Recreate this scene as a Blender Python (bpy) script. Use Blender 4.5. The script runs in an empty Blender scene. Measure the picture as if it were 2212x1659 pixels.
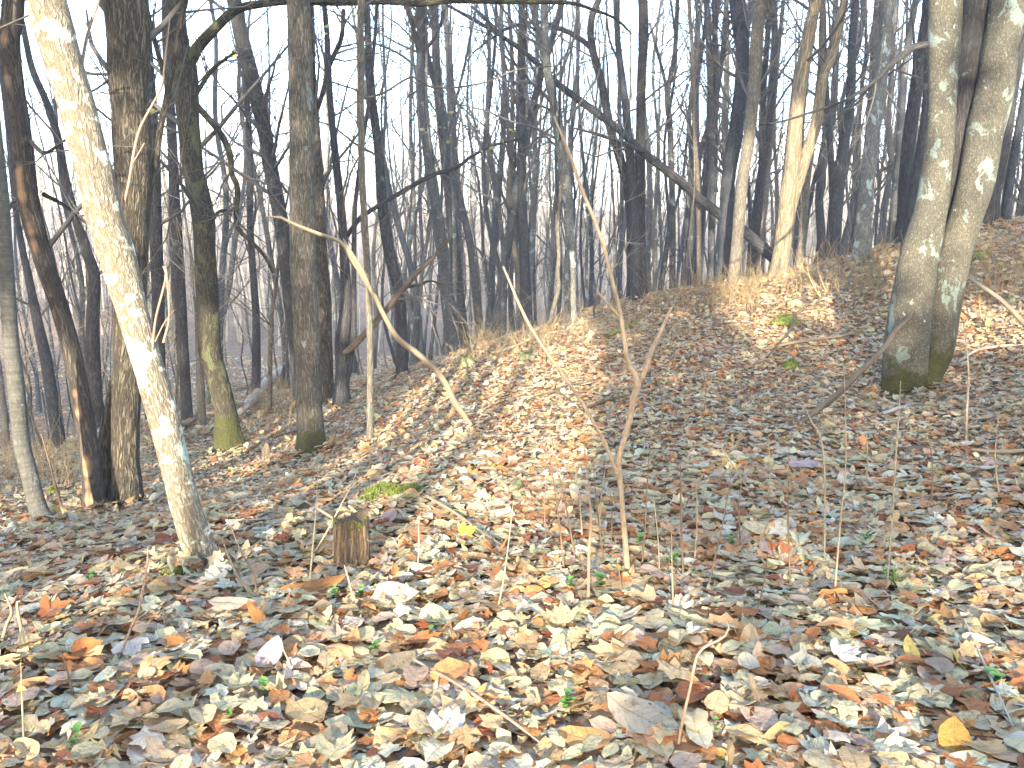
import bpy, math, random
import numpy as np

random.seed(11)
rng = np.random.default_rng(11)
R = math.radians
S = bpy.context.scene
COL = S.collection

# ------------------------------------------------------------------ camera, sky, sun, exposure
F, CX, CY = 1740.0, 1106.0, 829.5          # focal length and centre in photo pixels (2212 x 1659)
PITCH, CAMZ = R(8.0), 1.25
cam_d = bpy.data.cameras.new('camera')
cam = bpy.data.objects.new('camera', cam_d)
COL.objects.link(cam)
cam.location = (0, 0, CAMZ)
cam.rotation_euler = (R(90) - PITCH, 0, 0)
cam_d.sensor_width = 36.0
cam_d.lens = F / 2212 * 36.0
cam_d.clip_start, cam_d.clip_end = 0.05, 2000
S.camera = cam

SUN_EL, SUN_AZ = R(14.5), R(9.5)           # low sun behind the camera; its light travels 9.5 degrees right of +Y
SUN_DIR = np.array([math.sin(SUN_AZ) * math.cos(SUN_EL), math.cos(SUN_AZ) * math.cos(SUN_EL), -math.sin(SUN_EL)])
w = bpy.data.worlds.new('World')
S.world = w
w.use_nodes = True
nt = w.node_tree
sky = nt.nodes.new('ShaderNodeTexSky')
sky.sky_type = 'NISHITA'
sky.sun_disc = False
sky.sun_elevation = SUN_EL
sky.sun_rotation = math.pi + SUN_AZ
sky.air_density, sky.dust_density, sky.ozone_density = 1.0, 1.2, 1.0
bg = nt.nodes['Background']
bg.inputs['Strength'].default_value = 0.15
nt.links.new(sky.outputs['Color'], bg.inputs['Color'])

sl = bpy.data.lights.new('sun', 'SUN')
sl.energy, sl.angle, sl.color = 2.8, R(0.5), (1.0, 0.87, 0.68)
sun = bpy.data.objects.new('sun', sl)
COL.objects.link(sun)
from mathutils import Vector
sun.rotation_euler = Vector(SUN_DIR).to_track_quat('-Z', 'Y').to_euler()
S.view_settings.view_transform = 'Standard'
S.view_settings.look = 'None'
S.view_settings.gamma = 1.0
S.view_settings.use_curve_mapping = False
S.view_settings.exposure = 3.55
S.cycles.use_denoising = True
S.cycles.max_bounces = 6
S.cycles.diffuse_bounces = 4
S.cycles.transparent_max_bounces = 8
S.cycles.volume_bounces = 0

# ------------------------------------------------------------------ maths of the view
FWD = np.array([0, math.cos(PITCH), -math.sin(PITCH)])
UP = np.array([0, math.sin(PITCH), math.cos(PITCH)])
RIGHT = np.array([1.0, 0, 0])
CAM = np.array([0, 0, CAMZ])

def ray(px, py):
    u = (np.asarray(px, float) - CX) / F
    v = (np.asarray(py, float) - CY) / F
    return FWD + u[..., None] * RIGHT - v[..., None] * UP

def at_depth(px, py, d):
    return CAM + ray(px, py) * np.asarray(d, float)[..., None]

def at_y(px, py, y):
    r = ray(px, py)
    return CAM + r * (np.asarray(y, float) / r[..., 1])[..., None]

def project(P):
    q = np.asarray(P, float) - CAM
    d = q @ FWD
    return CX + F * (q @ RIGHT) / d, CY - F * (q @ UP) / d, d

def smooth(a, b, x):
    t = np.clip((x - a) / (b - a), 0, 1)
    return t * t * (3 - 2 * t)

_LAT = rng.random((8, 64, 64))
def vnoise(u, v, k=0, pu=64):
    """value noise in 0..1 on a lattice, periodic with pu along u"""
    u = np.asarray(u, float); v = np.asarray(v, float)
    i = np.floor(u).astype(int); j = np.floor(v).astype(int)
    fu = u - i; fv = v - j
    fu = fu * fu * (3 - 2 * fu); fv = fv * fv * (3 - 2 * fv)
    L = _LAT[k % 8]
    a = L[i % pu % 64, j % 64]; b = L[(i + 1) % pu % 64, j % 64]
    c = L[i % pu % 64, (j + 1) % 64]; d = L[(i + 1) % pu % 64, (j + 1) % 64]
    return (a * (1 - fu) + b * fu) * (1 - fv) + (c * (1 - fu) + d * fu) * fv

# ------------------------------------------------------------------ terrain
GPTS = [  # photo pixel, distance: what the slope looks like from the camera
    (0, 1659, 2.05), (1106, 1659, 2.0), (2212, 1659, 1.95), (442, 1221, 3.6), (1356, 1246, 3.3), (950, 1000, 5.3),
    (1241, 708, 11.6), (1060, 790, 9.0), (868, 815, 13.0), (672, 978, 7.5), (496, 975, 8.5), (278, 1095, 6.1),
    (205, 1106, 5.7), (105, 1137, 5.0), (0, 1120, 5.4), (0, 1050, 7.2), (0, 1400, 2.9), (400, 920, 11.5),
    (600, 850, 13.0), (100, 960, 15.0), (1935, 850, 7.3), (2030, 800, 7.7), (1680, 605, 12.3), (1582, 620, 11.8),
    (1380, 640, 14.0), (1866, 570, 11.0), (2135, 490, 11.5), (2260, 480, 11.0), (2212, 700, 8.3), (2212, 1000, 4.7),
    (2212, 1250, 3.2), (1700, 940, 5.8), (1700, 750, 8.8), (1300, 850, 7.6), (1270, 1000, 5.3), (755, 1215, 3.6),
    (800, 970, 6.9), (740, 880, 9.5), (1016, 916, 6.6), (1500, 690, 11.0), (1100, 735, 10.6), (2400, 900, 5.2), (-250, 1200, 4.4),
]
g = np.array([at_depth(a, b, c) for a, b, c in GPTS])
EXTRA = np.array([  # beyond the crest the ground drops, behind the camera it goes on gently
    (5, 19, 0.2), (9, 18, 0.6), (12, 17, 1.0), (1.5, 20, -0.6), (-3, 21, -1.3), (-8, 20, -2.8), (-13, 18, -3.0),
    (4, 27, -1.0), (12, 26, -0.6), (20, 24, 0.0), (-6, 29, -2.0), (-16, 26, -3.7), (0, 34, -1.8), (-26, 18, -3.6),
    (0, -4, -0.1), (-8, -4, -0.6), (8, -4, 0.5), (0, -14, 0.3), (-14, -12, -0.7), (14, -12, 1.0), (-14, 4, -1.6),
    (14, 4, 1.3), (18, 12, 1.7), (-20, 10, -2.6), (22, 0, 1.6), (-24, 0, -2.2), (0, -32, 0.6), (-25, -30, -1), (25, -30, 1.5), (0, 1.0, 0.03), (-2.5, 0.8, -0.1), (2.5, .8, .05),
])
CP = np.vstack([g, EXTRA])
def _tps(r2):
    return 0.5 * r2 * np.log(r2 + 1e-9)
_n = len(CP)
_A = _tps(((CP[:, None, :2] - CP[None, :, :2]) ** 2).sum(-1)) + np.eye(_n) * 0.15
_P = np.c_[np.ones(_n), CP[:, :2]]
_M = np.block([[_A, _P], [_P.T, np.zeros((3, 3))]])
_W = np.linalg.solve(_M, np.r_[CP[:, 2], 0, 0, 0])

def height(x, y):
    x = np.asarray(x, float); y = np.asarray(y, float)
    sh = x.shape
    x = x.ravel(); y = y.ravel()
    out = np.empty(len(x))
    for k in range(0, len(x), 20000):
        xs, ys = x[k:k + 20000], y[k:k + 20000]
        r = np.hypot(xs, ys)
        m = np.minimum(1, 38 / np.maximum(r, 1e-6))
        xn, yn = xs * m, ys * m
        r2 = (xn[:, None] - CP[:, 0]) ** 2 + (yn[:, None] - CP[:, 1]) ** 2
        near = _tps(r2) @ _W[:_n] + _W[_n] + _W[_n + 1] * xn + _W[_n + 2] * yn
        yy = ys + 0.25 * np.abs(xs + 10)
        far = -2.6 + 15.0 * smooth(38, 175, yy) + 6.0 * smooth(150, 300, yy)
        far += 1.6 * (vnoise(xs / 23 + 20, ys / 23 + 20, 1) - .5) * smooth(30, 60, r) * 2 + 4.0 * (vnoise(xs / 60 + 30, ys / 60 + 30, 2) - .5) * smooth(60, 120, r)
        far = np.where(ys < 0, 0.3 + xs * 0.03, far)
        h = near + (far - near) * smooth(20, 37, r)
        h = h + 0.05 * (vnoise(xs / .55 + 9, ys / .55 + 9, 3) - .5) + 0.10 * (vnoise(xs / 1.7 + 9, ys / 1.7 + 9, 4) - .5)
        out[k:k + 20000] = h
    return out.reshape(sh)

_D = np.geomspace(1.2, 260, 260)
def ground_hit(px, py):
    """where the sight line through a photo pixel meets the ground"""
    px = np.atleast_1d(np.asarray(px, float)); py = np.atleast_1d(np.asarray(py, float))
    r = ray(px, py)
    P = CAM + r[:, None, :] * _D[None, :, None]
    gap = P[..., 2] - height(P[..., 0], P[..., 1])
    neg = gap < 0
    k = np.where(neg.any(1), neg.argmax(1), len(_D) - 1)
    k = np.maximum(k, 1)
    i = np.arange(len(px))
    a, b = gap[i, k - 1], gap[i, k]
    t = np.clip(a / np.maximum(a - b, 1e-6), 0, 1)
    d = _D[k - 1] + (_D[k] - _D[k - 1]) * t
    out = CAM + r * d[:, None]
    out[:, 2] = height(out[:, 0], out[:, 1])
    return out

def hit1(px, py):
    return ground_hit([px], [py])[0]

# ------------------------------------------------------------------ mesh helpers
def mesh_from(name, V, faces, attrs=None, flat=False):
    """faces: list of int arrays (n,3)/(n,4); attrs: {name: (type, array)} per vertex"""
    me = bpy.data.meshes.new(name)
    V = np.ascontiguousarray(V, np.float32)
    me.vertices.add(len(V))
    me.vertices.foreach_set('co', V.ravel())
    faces = [np.asarray(f, np.int32) for f in faces if len(f)]
    nl = sum(f.size for f in faces); nf = sum(len(f) for f in faces)
    me.loops.add(nl)
    me.loops.foreach_set('vertex_index', np.concatenate([f.ravel() for f in faces]))
    me.polygons.add(nf)
    tot = np.concatenate([np.full(len(f), f.shape[1], np.int32) for f in faces])
    st = np.r_[0, np.cumsum(tot)[:-1]].astype(np.int32)
    me.polygons.foreach_set('loop_start', st)
    me.polygons.foreach_set('use_smooth', np.full(nf, not flat, bool))
    for an, (ty, arr) in (attrs or {}).items():
        a = me.attributes.new(an, ty, 'POINT')
        key = {'FLOAT_VECTOR': 'vector', 'FLOAT_COLOR': 'color', 'FLOAT2': 'vector', 'FLOAT': 'value'}[ty]
        a.data.foreach_set(key, np.ascontiguousarray(arr, np.float32).ravel())
    me.update(calc_edges=True)
    me.validate()
    return me

def tubes(P, Rd, sides=3):
    """P (M,K,3) polylines, Rd (M,K) radii -> verts, quads, bark coords"""
    P = np.asarray(P, float); Rd = np.asarray(Rd, float)
    M, K, _ = P.shape
    T = np.gradient(P, axis=1)
    T /= np.linalg.norm(T, axis=-1, keepdims=True) + 1e-9
    mean = np.abs(P[:, -1] - P[:, 0])
    ref = np.zeros((M, 3)); ref[np.arange(M), mean.argmin(1)] = 1
    N = ref[:, None, :] - (T * ref[:, None, :]).sum(-1, keepdims=True) * T
    N /= np.linalg.norm(N, axis=-1, keepdims=True) + 1e-9
    B = np.cross(T, N)
    th = np.arange(sides) * 2 * math.pi / sides
    c, s = np.cos(th), np.sin(th)
    ring = N[:, :, None, :] * c[:, None] + B[:, :, None, :] * s[:, None]
    V = P[:, :, None, :] + ring * Rd[:, :, None, None]
    L = np.concatenate([np.zeros((M, 1)), np.cumsum(np.linalg.norm(np.diff(P, axis=1), axis=-1), 1)], 1)
    bc = np.empty((M, K, sides, 3))
    bc[..., 0] = c * Rd[:, :, None]; bc[..., 1] = s * Rd[:, :, None]; bc[..., 2] = L[:, :, None]
    idx = np.arange(M * K * sides).reshape(M, K, sides)
    a = idx[:, :-1]; b = idx[:, 1:]
    q = np.stack([a, np.roll(a, -1, 2), np.roll(b, -1, 2), b], -1).reshape(-1, 4)
    return V.reshape(-1, 3), q, bc.reshape(-1, 3)

def resample(P, R_, n):
    """Catmull-Rom through the points, n samples at even spacing"""
    P = np.asarray(P, float); R_ = np.asarray(R_, float)
    Q = np.c_[P, R_]
    Q = np.vstack([2 * Q[0] - Q[1], Q, 2 * Q[-1] - Q[-2]])
    out = []
    for i in range(1, len(Q) - 2):
        t = np.linspace(0, 1, 16, endpoint=False)[:, None]
        p0, p1, p2, p3 = Q[i - 1], Q[i], Q[i + 1], Q[i + 2]
        out.append(.5 * (2 * p1 + (p2 - p0) * t + (2 * p0 - 5 * p1 + 4 * p2 - p3) * t ** 2 + (3 * p1 - p0 - 3 * p2 + p3) * t ** 3))
    out.append(Q[-2][None])
    Q = np.vstack(out)
    L = np.r_[0, np.cumsum(np.linalg.norm(np.diff(Q[:, :3], axis=0), axis=1))]
    s = np.linspace(0, L[-1], n)
    Q = np.stack([np.interp(s, L, Q[:, k]) for k in range(4)], 1)
    return Q[:, :3], np.maximum(Q[:, 3], 0.0008), s

def big_tube(P, R_, n, sides, ridge=0.0, nr=14, lump=0.03, flare=0.0, seed=0, rl=0.25):
    """one trunk with lumps, bark ridges and root flare in the geometry"""
    P, R_, s = resample(P, R_, n)
    V, q, bc = tubes(P[None], R_[None], sides)
    V = V.reshape(n, sides, 3); C = P[:, None, :]
    i = np.arange(sides)[None, :] / sides
    v = s[:, None]
    k = seed % 8
    d = lump * (vnoise(i * 4 + 0 * v, v / .35 + seed * 7.3, k, 4) - .5) * 2
    d = d + lump * .6 * (vnoise(i * 8 + 0 * v, v / .12 + seed * 3.1, k + 1, 8) - .5) * 2
    if ridge:
        sh = 1.3 * (vnoise(i * 5 + 0 * v, v / (rl * 1.4) + seed, k + 2, 5) - .5)
        f = np.abs(2 * vnoise(i * nr + sh * nr / 14, v / rl + seed * 1.7, k + 3, nr) - 1)
        d = d + ridge * (np.sqrt(f) - .55)
    if flare:
        fl = np.exp(-v / (1.5 * R_[0] + 1e-6)) * flare * 1.5
        d = d + fl * (.25 + np.maximum(0, np.cos(2 * math.pi * (i * 4 + seed * .37))) * .9)
    V = C + (V - C) * (1 + d[..., None])
    return V.reshape(-1, 3), q, bc

def tag(o, label=None, cat=None, group=None, kind=None):
    if label: o['label'] = label
    if cat: o['category'] = cat
    if group: o['group'] = group
    if kind: o['kind'] = kind
    return o

def empty(name, loc):
    o = bpy.data.objects.new(name, None)
    o.empty_display_size = 0.2
    o.location = loc
    COL.objects.link(o)
    return o

def put(name, me, m, parent=None, origin=None):
    o = bpy.data.objects.new(name, me)
    if m is not None:
        me.materials.append(m)
    COL.objects.link(o)
    if parent is not None:
        o.parent = parent
    elif origin is not None:
        o.location = origin
    return o

def part(name, V, q, bc, m, root, extra=None):
    """a mesh given in world coordinates becomes a child of root (an Empty without rotation)"""
    at = {'bc': ('FLOAT_VECTOR', bc)} if bc is not None else {}
    if extra: at.update(extra)
    me = mesh_from(name, V - np.array(root.location), [q] if not isinstance(q, list) else q, at)
    return put(name, me, m, root)

# ------------------------------------------------------------------ materials
def new_mat(name):
    m = bpy.data.materials.new(name)
    m.use_nodes = True
    n = m.node_tree
    b = n.nodes['Principled BSDF']
    b.inputs['Roughness'].default_value = .85
    b.inputs['Specular IOR Level'].default_value = .25
    return m, n, b

class NB:
    """small node-building helper"""
    def __init__(self, n): self.n = n
    def new(self, t, **k):
        x = self.n.nodes.new(t)
        for a, v in k.items(): setattr(x, a, v)
        return x
    def link(self, a, b): self.n.links.new(a, b)
    def attr(self, nm):
        return self.new('ShaderNodeAttribute', attribute_name=nm)
    def mapping(self, vec, scale, loc=(0, 0, 0)):
        x = self.new('ShaderNodeMapping')
        x.inputs['Scale'].default_value = scale
        x.inputs['Location'].default_value = loc
        self.link(vec, x.inputs['Vector']); return x.outputs[0]
    def noise(self, vec, scale, detail=4, rough=.6, dist=0.0):
        x = self.new('ShaderNodeTexNoise')
        x.inputs['Scale'].default_value = scale; x.inputs['Detail'].default_value = detail
        x.inputs['Roughness'].default_value = rough; x.inputs['Distortion'].default_value = dist
        self.link(vec, x.inputs['Vector']); return x
    def ramp(self, fac, stops):
        x = self.new('ShaderNodeValToRGB')
        e = x.color_ramp.elements
        while len(e) < len(stops): e.new(.5)
        for k, (p, c) in enumerate(stops):
            e[k].position = p; e[k].color = (*c, 1) if len(c) == 3 else c
        self.link(fac, x.inputs[0]); return x.outputs[0]
    def math(self, op, a, b=None, clamp=False):
        x = self.new('ShaderNodeMath', operation=op, use_clamp=clamp)
        for k, v in enumerate((a, b)):
            if v is None: continue
            if isinstance(v, (int, float)): x.inputs[k].default_value = v
            else: self.link(v, x.inputs[k])
        return x.outputs[0]
    def mix(self, fac, a, b, mode='MIX'):
        x = self.new('ShaderNodeMix', data_type='RGBA', blend_type=mode)
        for s, v in ((x.inputs['Factor'], fac), (x.inputs['A'], a), (x.inputs['B'], b)):
            if isinstance(v, (int, float)): s.default_value = v
            elif isinstance(v, tuple): s.default_value = (*v, 1)
            else: self.link(v, s)
        return x.outputs['Result']
    def step(self, v, a, b):
        x = self.new('ShaderNodeMapRange', interpolation_type='SMOOTHSTEP')
        x.inputs['From Min'].default_value = a; x.inputs['From Max'].default_value = b
        self.link(v, x.inputs['Value']); return x.outputs[0]
    def bump(self, h, dist, strength, bsdf):
        x = self.new('ShaderNodeBump')
        x.inputs['Distance'].default_value = dist; x.inputs['Strength'].default_value = strength
        self.link(h, x.inputs['Height']); self.link(x.outputs[0], bsdf.inputs['Normal'])

def bark(name, dark, light, furrow=26, stretch=.16, depth=.012, lichen=None, lich_amt=.62, lich_scale=6, spots=None, spot_cut=.66, moss=0.0, moss_side=None, strip=None, rings=0.0, flat=1.0):
    m, n, b = new_mat(name)
    k = NB(n)
    bc = k.attr('bc').outputs['Vector']
    wob = k.noise(k.mapping(bc, (1, 1, .35)), 9, 3).outputs['Color']
    wv = k.new('ShaderNodeVectorMath', operation='MULTIPLY_ADD')
    k.link(wob, wv.inputs[0]); wv.inputs[1].default_value = (.05, .05, .05); k.link(bc, wv.inputs[2])
    st = k.mapping(wv.outputs[0], (1, 1, stretch))
    rn = k.noise(st, furrow, 3, .55, .4).outputs['Fac']
    r1 = k.math('MULTIPLY', k.math('ABSOLUTE', k.math('SUBTRACT', rn, .5)), 5.0, True)
    vo = k.new('ShaderNodeTexVoronoi', feature='DISTANCE_TO_EDGE'); vo.inputs['Scale'].default_value = furrow * 1.25
    k.link(st, vo.inputs['Vector'])
    ridge = k.math('MULTIPLY', k.step(r1, 0.0, .8), k.step(vo.outputs['Distance'], -.10, .16))
    fine = k.noise(k.mapping(bc, (1, 1, .35)), 85, 4, .7).outputs['Fac']
    h = k.math('ADD', k.math('MULTIPLY', ridge, .62), k.math('MULTIPLY', fine, .6))
    col = k.mix(k.math('MULTIPLY', k.step(h, .15, .95), flat), dark, light) if flat == 1 else k.mix(k.math('ADD', k.math('MULTIPLY', k.step(h, .15, .95), flat), (1 - flat) * .6), dark, light)
    big = k.noise(k.mapping(bc, (1, 1, .5)), 3.2, 5, .65).outputs['Fac']
    col = k.mix(.8, col, k.ramp(big, [(.3, (.62, .62, .64)), (.5, (1, 1, 1)), (.72, (1.25, 1.2, 1.1))]), 'MULTIPLY')
    if rings:
        wa = k.noise(k.mapping(bc, (.6, .6, 9)), 5, 3).outputs['Fac']
        col = k.mix(rings, col, k.ramp(wa, [(.4, (.65, .65, .65)), (.6, (1.15, 1.15, 1.1))]), 'MULTIPLY')
    if lichen:
        ln = k.noise(k.mapping(bc, (1, 1, .8), (3, 1, 7)), lich_scale, 6, .62, .6).outputs['Fac']
        lm = k.step(ln, lich_amt, lich_amt + .035)
        lf = k.noise(bc, 60, 3).outputs['Fac']
        lm = k.math('MULTIPLY', lm, k.step(lf, .28, .5))
        col = k.mix(lm, col, lichen)
    if spots:
        sn = k.noise(k.mapping(bc, (1, 1, 1.3), (13, 5, 2)), 11, 4, .55, .3).outputs['Fac']
        sm = k.step(sn, spot_cut - .01, spot_cut + .06)
        sx = k.noise(k.mapping(bc, (1, 1, .25)), 90, 2).outputs['Fac']
        sm = k.math('MULTIPLY', sm, k.step(sx, .25, .62))
        col = k.mix(sm, col, spots)
    sep = k.new('ShaderNodeSeparateXYZ'); k.link(bc, sep.inputs[0])
    if strip:   # a long strip of bare wood where the bark has peeled off
        s_ = k.math('ADD', sep.outputs[0], k.math('MULTIPLY', k.noise(k.mapping(bc, (.4, .4, 1)), 3, 3).outputs['Fac'], strip[2]))
        sm = k.step(k.math('MULTIPLY', s_, strip[1]), strip[3], strip[3] + .012)
        wood = k.ramp(k.noise(k.mapping(bc, (1, 1, .06)), 60, 3).outputs['Fac'], [(.3, tuple(x * .7 for x in strip[0])), (.65, strip[0])])
        col = k.mix(sm, col, wood)
    if moss:
        mn = k.noise(bc, 7, 5, .65).outputs['Fac']
        hh = k.math('SUBTRACT', k.math('ADD', mn, .24), k.math('MULTIPLY', sep.outputs[2], .55 / moss))
        if moss_side is not None:
            hh = k.math('ADD', hh, k.math('MULTIPLY', sep.outputs[0], moss_side))
        mm = k.step(hh, .28, .42)
        mc = k.ramp(k.noise(bc, 110, 3).outputs['Fac'], [(.3, (.018, .022, .008)), (.55, (.050, .053, .016)), (.8, (.105, .092, .032))])
        col = k.mix(mm, col, mc)
    k.link(col, b.inputs['Base Color'])
    b.inputs['Roughness'].default_value = .92
    b.inputs['Specular IOR Level'].default_value = .15
    k.bump(h, depth, 1.0, b)
    return m

def plain(name, c1, c2, scale=20, rough=.85, attr='bc', sc=(1, 1, .3)):
    m, n, b = new_mat(name)
    k = NB(n)
    f = k.noise(k.mapping(k.attr(attr).outputs['Vector'], sc), scale, 4, .65).outputs['Fac']
    k.link(k.ramp(f, [(.3, c1), (.7, c2)]), b.inputs['Base Color'])
    b.inputs['Roughness'].default_value = rough
    k.bump(f, .004, .7, b)
    return m

M = {}
M['pale'] = bark('pale_flaky_bark', (.095, .08, .058), (.30, .272, .212), 62, .26, .010, (.28, .35, .29), .60, 6.5, (.58, .565, .50), .575, moss=.12)
M['ridged'] = bark('deep_ridged_bark', (.020, .018, .015), (.125, .108, .078), 44, .13, .024, (.10, .11, .06), .64, 5)
M['dark'] = bark('dark_bark', (.017, .017, .019), (.068, .067, .066), 52, .14, .012, (.10, .11, .10), .63, 6, flat=.85)
M['grey'] = bark('grey_brown_fine_bark', (.038, .035, .029), (.165, .148, .118), 70, .12, .010, (.17, .19, .175), .62, 5, moss=.5)
M['smooth'] = bark('smooth_grey_bark', (.042, .043, .041), (.098, .097, .086), 30, .6, .003, (.22, .24, .21), .62, 6, rings=.6, moss=.25, flat=.5)
M['mossy'] = bark('mossy_dark_bark', (.018, .018, .013), (.085, .074, .050), 55, .15, .012, (.075, .08, .04), .55, 5, moss=.7)
M['strip'] = bark('peeling_dark_bark', (.022, .020, .018), (.088, .074, .060), 44, .12, .014, strip=((.30, .19, .11), -1.0, .08, .022))
M['blotch'] = bark('blotched_pale_grey_bark', (.045, .044, .034), (.165, .155, .122), 75, .5, .010, (.17, .215, .19), .575, 5.5, (.42, .44, .40), .69, moss=.5)
M['tan'] = bark('tan_split_bark', (.09, .073, .048), (.27, .225, .152), 42, .07, .012, (.24, .22, .15), .66, 5)
M['palegrey'] = bark('pale_grey_bark', (.05, .052, .05), (.17, .168, .145), 45, .3, .006, (.26, .30, .27), .57, 5, (.45, .47, .43), .68, moss=.3, flat=.8)
M['slim'] = bark('slim_tree_bark', (.028, .032, .037), (.095, .098, .098), 60, .2, .006, (.17, .19, .17), .61, 7, flat=.85)
M['slim2'] = bark('slim_dark_bark', (.018, .021, .026), (.062, .065, .070), 56, .18, .007, flat=.85)
M['slim3'] = bark('slim_tan_bark', (.05, .046, .038), (.17, .152, .118), 56, .18, .006, flat=.85)
M['farwood'] = plain('sun_painted_far_bark', (.15, .135, .115), (.36, .33, .275), 6, .9)  # lighter than the nearer barks: sunlight is put into this colour
M['dead'] = plain('weathered_dead_wood', (.085, .066, .045), (.26, .21, .145), 26, .8, sc=(1, 1, .08))
M['darkdead'] = plain('damp_dark_wood', (.030, .024, .018), (.12, .09, .06), 24, .85, sc=(1, 1, .1))
M['greylog'] = plain('grey_log_bark', (.12, .11, .095), (.36, .34, .30), 18, .85, sc=(1, 1, .2))
M['stalk'] = plain('dry_stalk', (.14, .115, .08), (.29, .245, .18), 40, .8)
M['darkstalk'] = plain('dark_stalk', (.07, .045, .03), (.17, .12, .08), 40, .8)
M['shoot'] = plain('reddish_shoot', (.15, .10, .072), (.28, .20, .145), 40, .6)
M['sapling'] = plain('sapling_bark', (.15, .115, .08), (.32, .25, .175), 50, .65, sc=(1, 1, .5))
M['twig'] = plain('bare_twigs', (.05, .047, .044), (.12, .11, .098), 8, .85)
M['twigpale'] = plain('pale_bare_twigs', (.22, .19, .14), (.40, .36, .28), 8, .85)
M['moss'] = plain('moss_cushion', (.035, .05, .010), (.17, .20, .04), 60, .95, sc=(1, 1, 1))
M['rock'] = plain('mossy_rock', (.10, .10, .055), (.30, .28, .17), 14, .9, sc=(1, 1, 1))

def leaf_material(name, transl=.40):
    m, n, b = new_mat(name)
    k = NB(n)
    lc = k.attr('lc').outputs['Color']
    uv = k.attr('luv').outputs['Vector']
    sep = k.new('ShaderNodeSeparateXYZ'); k.link(uv, sep.inputs[0])
    x, y, r = sep.outputs[0], sep.outputs[1], sep.outputs[2]
    ax = k.math('ABSOLUTE', x)
    comb = k.new('ShaderNodeCombineXYZ'); k.link(x, comb.inputs[0]); k.link(y, comb.inputs[1]); k.link(k.math('MULTIPLY', r, 37.0), comb.inputs[2])
    blot = k.noise(comb.outputs[0], 3.0, 4, .65).outputs['Fac']
    col = k.mix(.75, lc, k.ramp(blot, [(.28, (.50, .42, .36)), (.48, (1, 1, 1)), (.75, (1.18, 1.16, 1.12))]), 'MULTIPLY')
    spot = k.noise(comb.outputs[0], 9.0, 2, .5).outputs['Fac']
    col = k.mix(k.math('MULTIPLY', k.step(spot, .69, .72), .75), col, (.06, .045, .03))
    # veins: midrib and pinnate side veins
    side = k.math('FRACT', k.math('MULTIPLY', k.math('SUBTRACT', y, k.math('MULTIPLY', ax, .75)), 5.5))
    side = k.math('ABSOLUTE', k.math('SUBTRACT', side, .5))
    vein = k.math('MAXIMUM', k.math('SUBTRACT', 1.0, k.step(ax, .012, .035)), k.math('MULTIPLY', k.math('SUBTRACT', 1.0, k.step(side, .02, .09)), .6))
    col = k.mix(k.math('MULTIPLY', vein, .38), col, (.20, .12, .055))
    k.link(col, b.inputs['Base Color'])
    b.inputs['Roughness'].default_value = .62
    b.inputs['Specular IOR Level'].default_value = .3
    wr = k.noise(comb.outputs[0], 4.5, 3, .6).outputs['Fac']
    hh = k.math('SUBTRACT', wr, k.math('MULTIPLY', vein, .18))
    k.bump(hh, .006, .9, b)
    tr = k.new('ShaderNodeBsdfTranslucent')
    k.link(col, tr.inputs['Color'])
    ms = k.new('ShaderNodeMixShader'); ms.inputs[0].default_value = transl
    k.link(b.outputs[0], ms.inputs[1]); k.link(tr.outputs[0], ms.inputs[2])
    k.link(ms.outputs[0], n.nodes['Material Output'].inputs['Surface'])
    return m
M['leaf'] = leaf_material('dry_leaf')

def green_material():
    m, n, b = new_mat('green_leaf')
    k = NB(n)
    f = k.noise(k.new('ShaderNodeTexCoord').outputs['Object'], 60, 3).outputs['Fac']
    k.link(k.ramp(f, [(.3, (.03, .085, .015)), (.7, (.10, .20, .045))]), b.inputs['Base Color'])
    b.inputs['Roughness'].default_value = .5
    return m
M['green'] = green_material()
def simple(name, c, rough=.6):
    m, n, b = new_mat(name)
    k = NB(n)
    f = k.noise(k.new('ShaderNodeTexCoord').outputs['Object'], 40, 3).outputs['Fac']
    k.link(k.ramp(f, [(.3, tuple(x * .7 for x in c)), (.7, c)]), b.inputs['Base Color'])
    b.inputs['Roughness'].default_value = rough
    return m
M['shade_needle'] = simple('added_evergreen_needles', (.05, .075, .028))
M['yellowleaf'] = simple('yellow_green_leaf', (.24, .22, .07))
M['weed'] = simple('dry_weed', (.25, .19, .10), .85)

def ground_material():
    m, n, b = new_mat('leaf_covered_soil')
    k = NB(n)
    co = k.new('ShaderNodeTexCoord').outputs['Object']
    wob = k.noise(co, 14, 3).outputs['Color']
    wv = k.new('ShaderNodeVectorMath', operation='MULTIPLY_ADD')
    k.link(wob, wv.inputs[0]); wv.inputs[1].default_value = (.08, .08, .08); k.link(co, wv.inputs[2])
    vo = k.new('ShaderNodeTexVoronoi'); vo.inputs['Scale'].default_value = 9; vo.inputs['Randomness'].default_value = 1
    k.link(wv.outputs[0], vo.inputs['Vector'])
    sp = k.new('ShaderNodeSeparateColor'); k.link(vo.outputs['Color'], sp.inputs[0])
    col = k.ramp(sp.outputs[0], [(.0, (.10, .05, .028)), (.15, (.19, .09, .042)), (.32, (.27, .17, .09)), (.55, (.32, .235, .155)), (.75, (.37, .29, .205)), (.95, (.30, .265, .24))])
    big = k.noise(co, .5, 5, .6).outputs['Fac']
    col = k.mix(.5, col, k.ramp(big, [(.3, (.6, .55, .5)), (.6, (1, 1, 1))]), 'MULTIPLY')
    col = k.mix(k.math('MULTIPLY', k.step(vo.outputs['Distance'], .04, .10), .7), col, (.09, .06, .035))
    k.link(col, b.inputs['Base Color'])
    b.inputs['Roughness'].default_value = .9
    k.bump(k.math('SUBTRACT', sp.outputs[1], k.math('MULTIPLY', vo.outputs['Distance'], 4.0)), .03, .8, b)
    return m
M['ground'] = ground_material()

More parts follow.
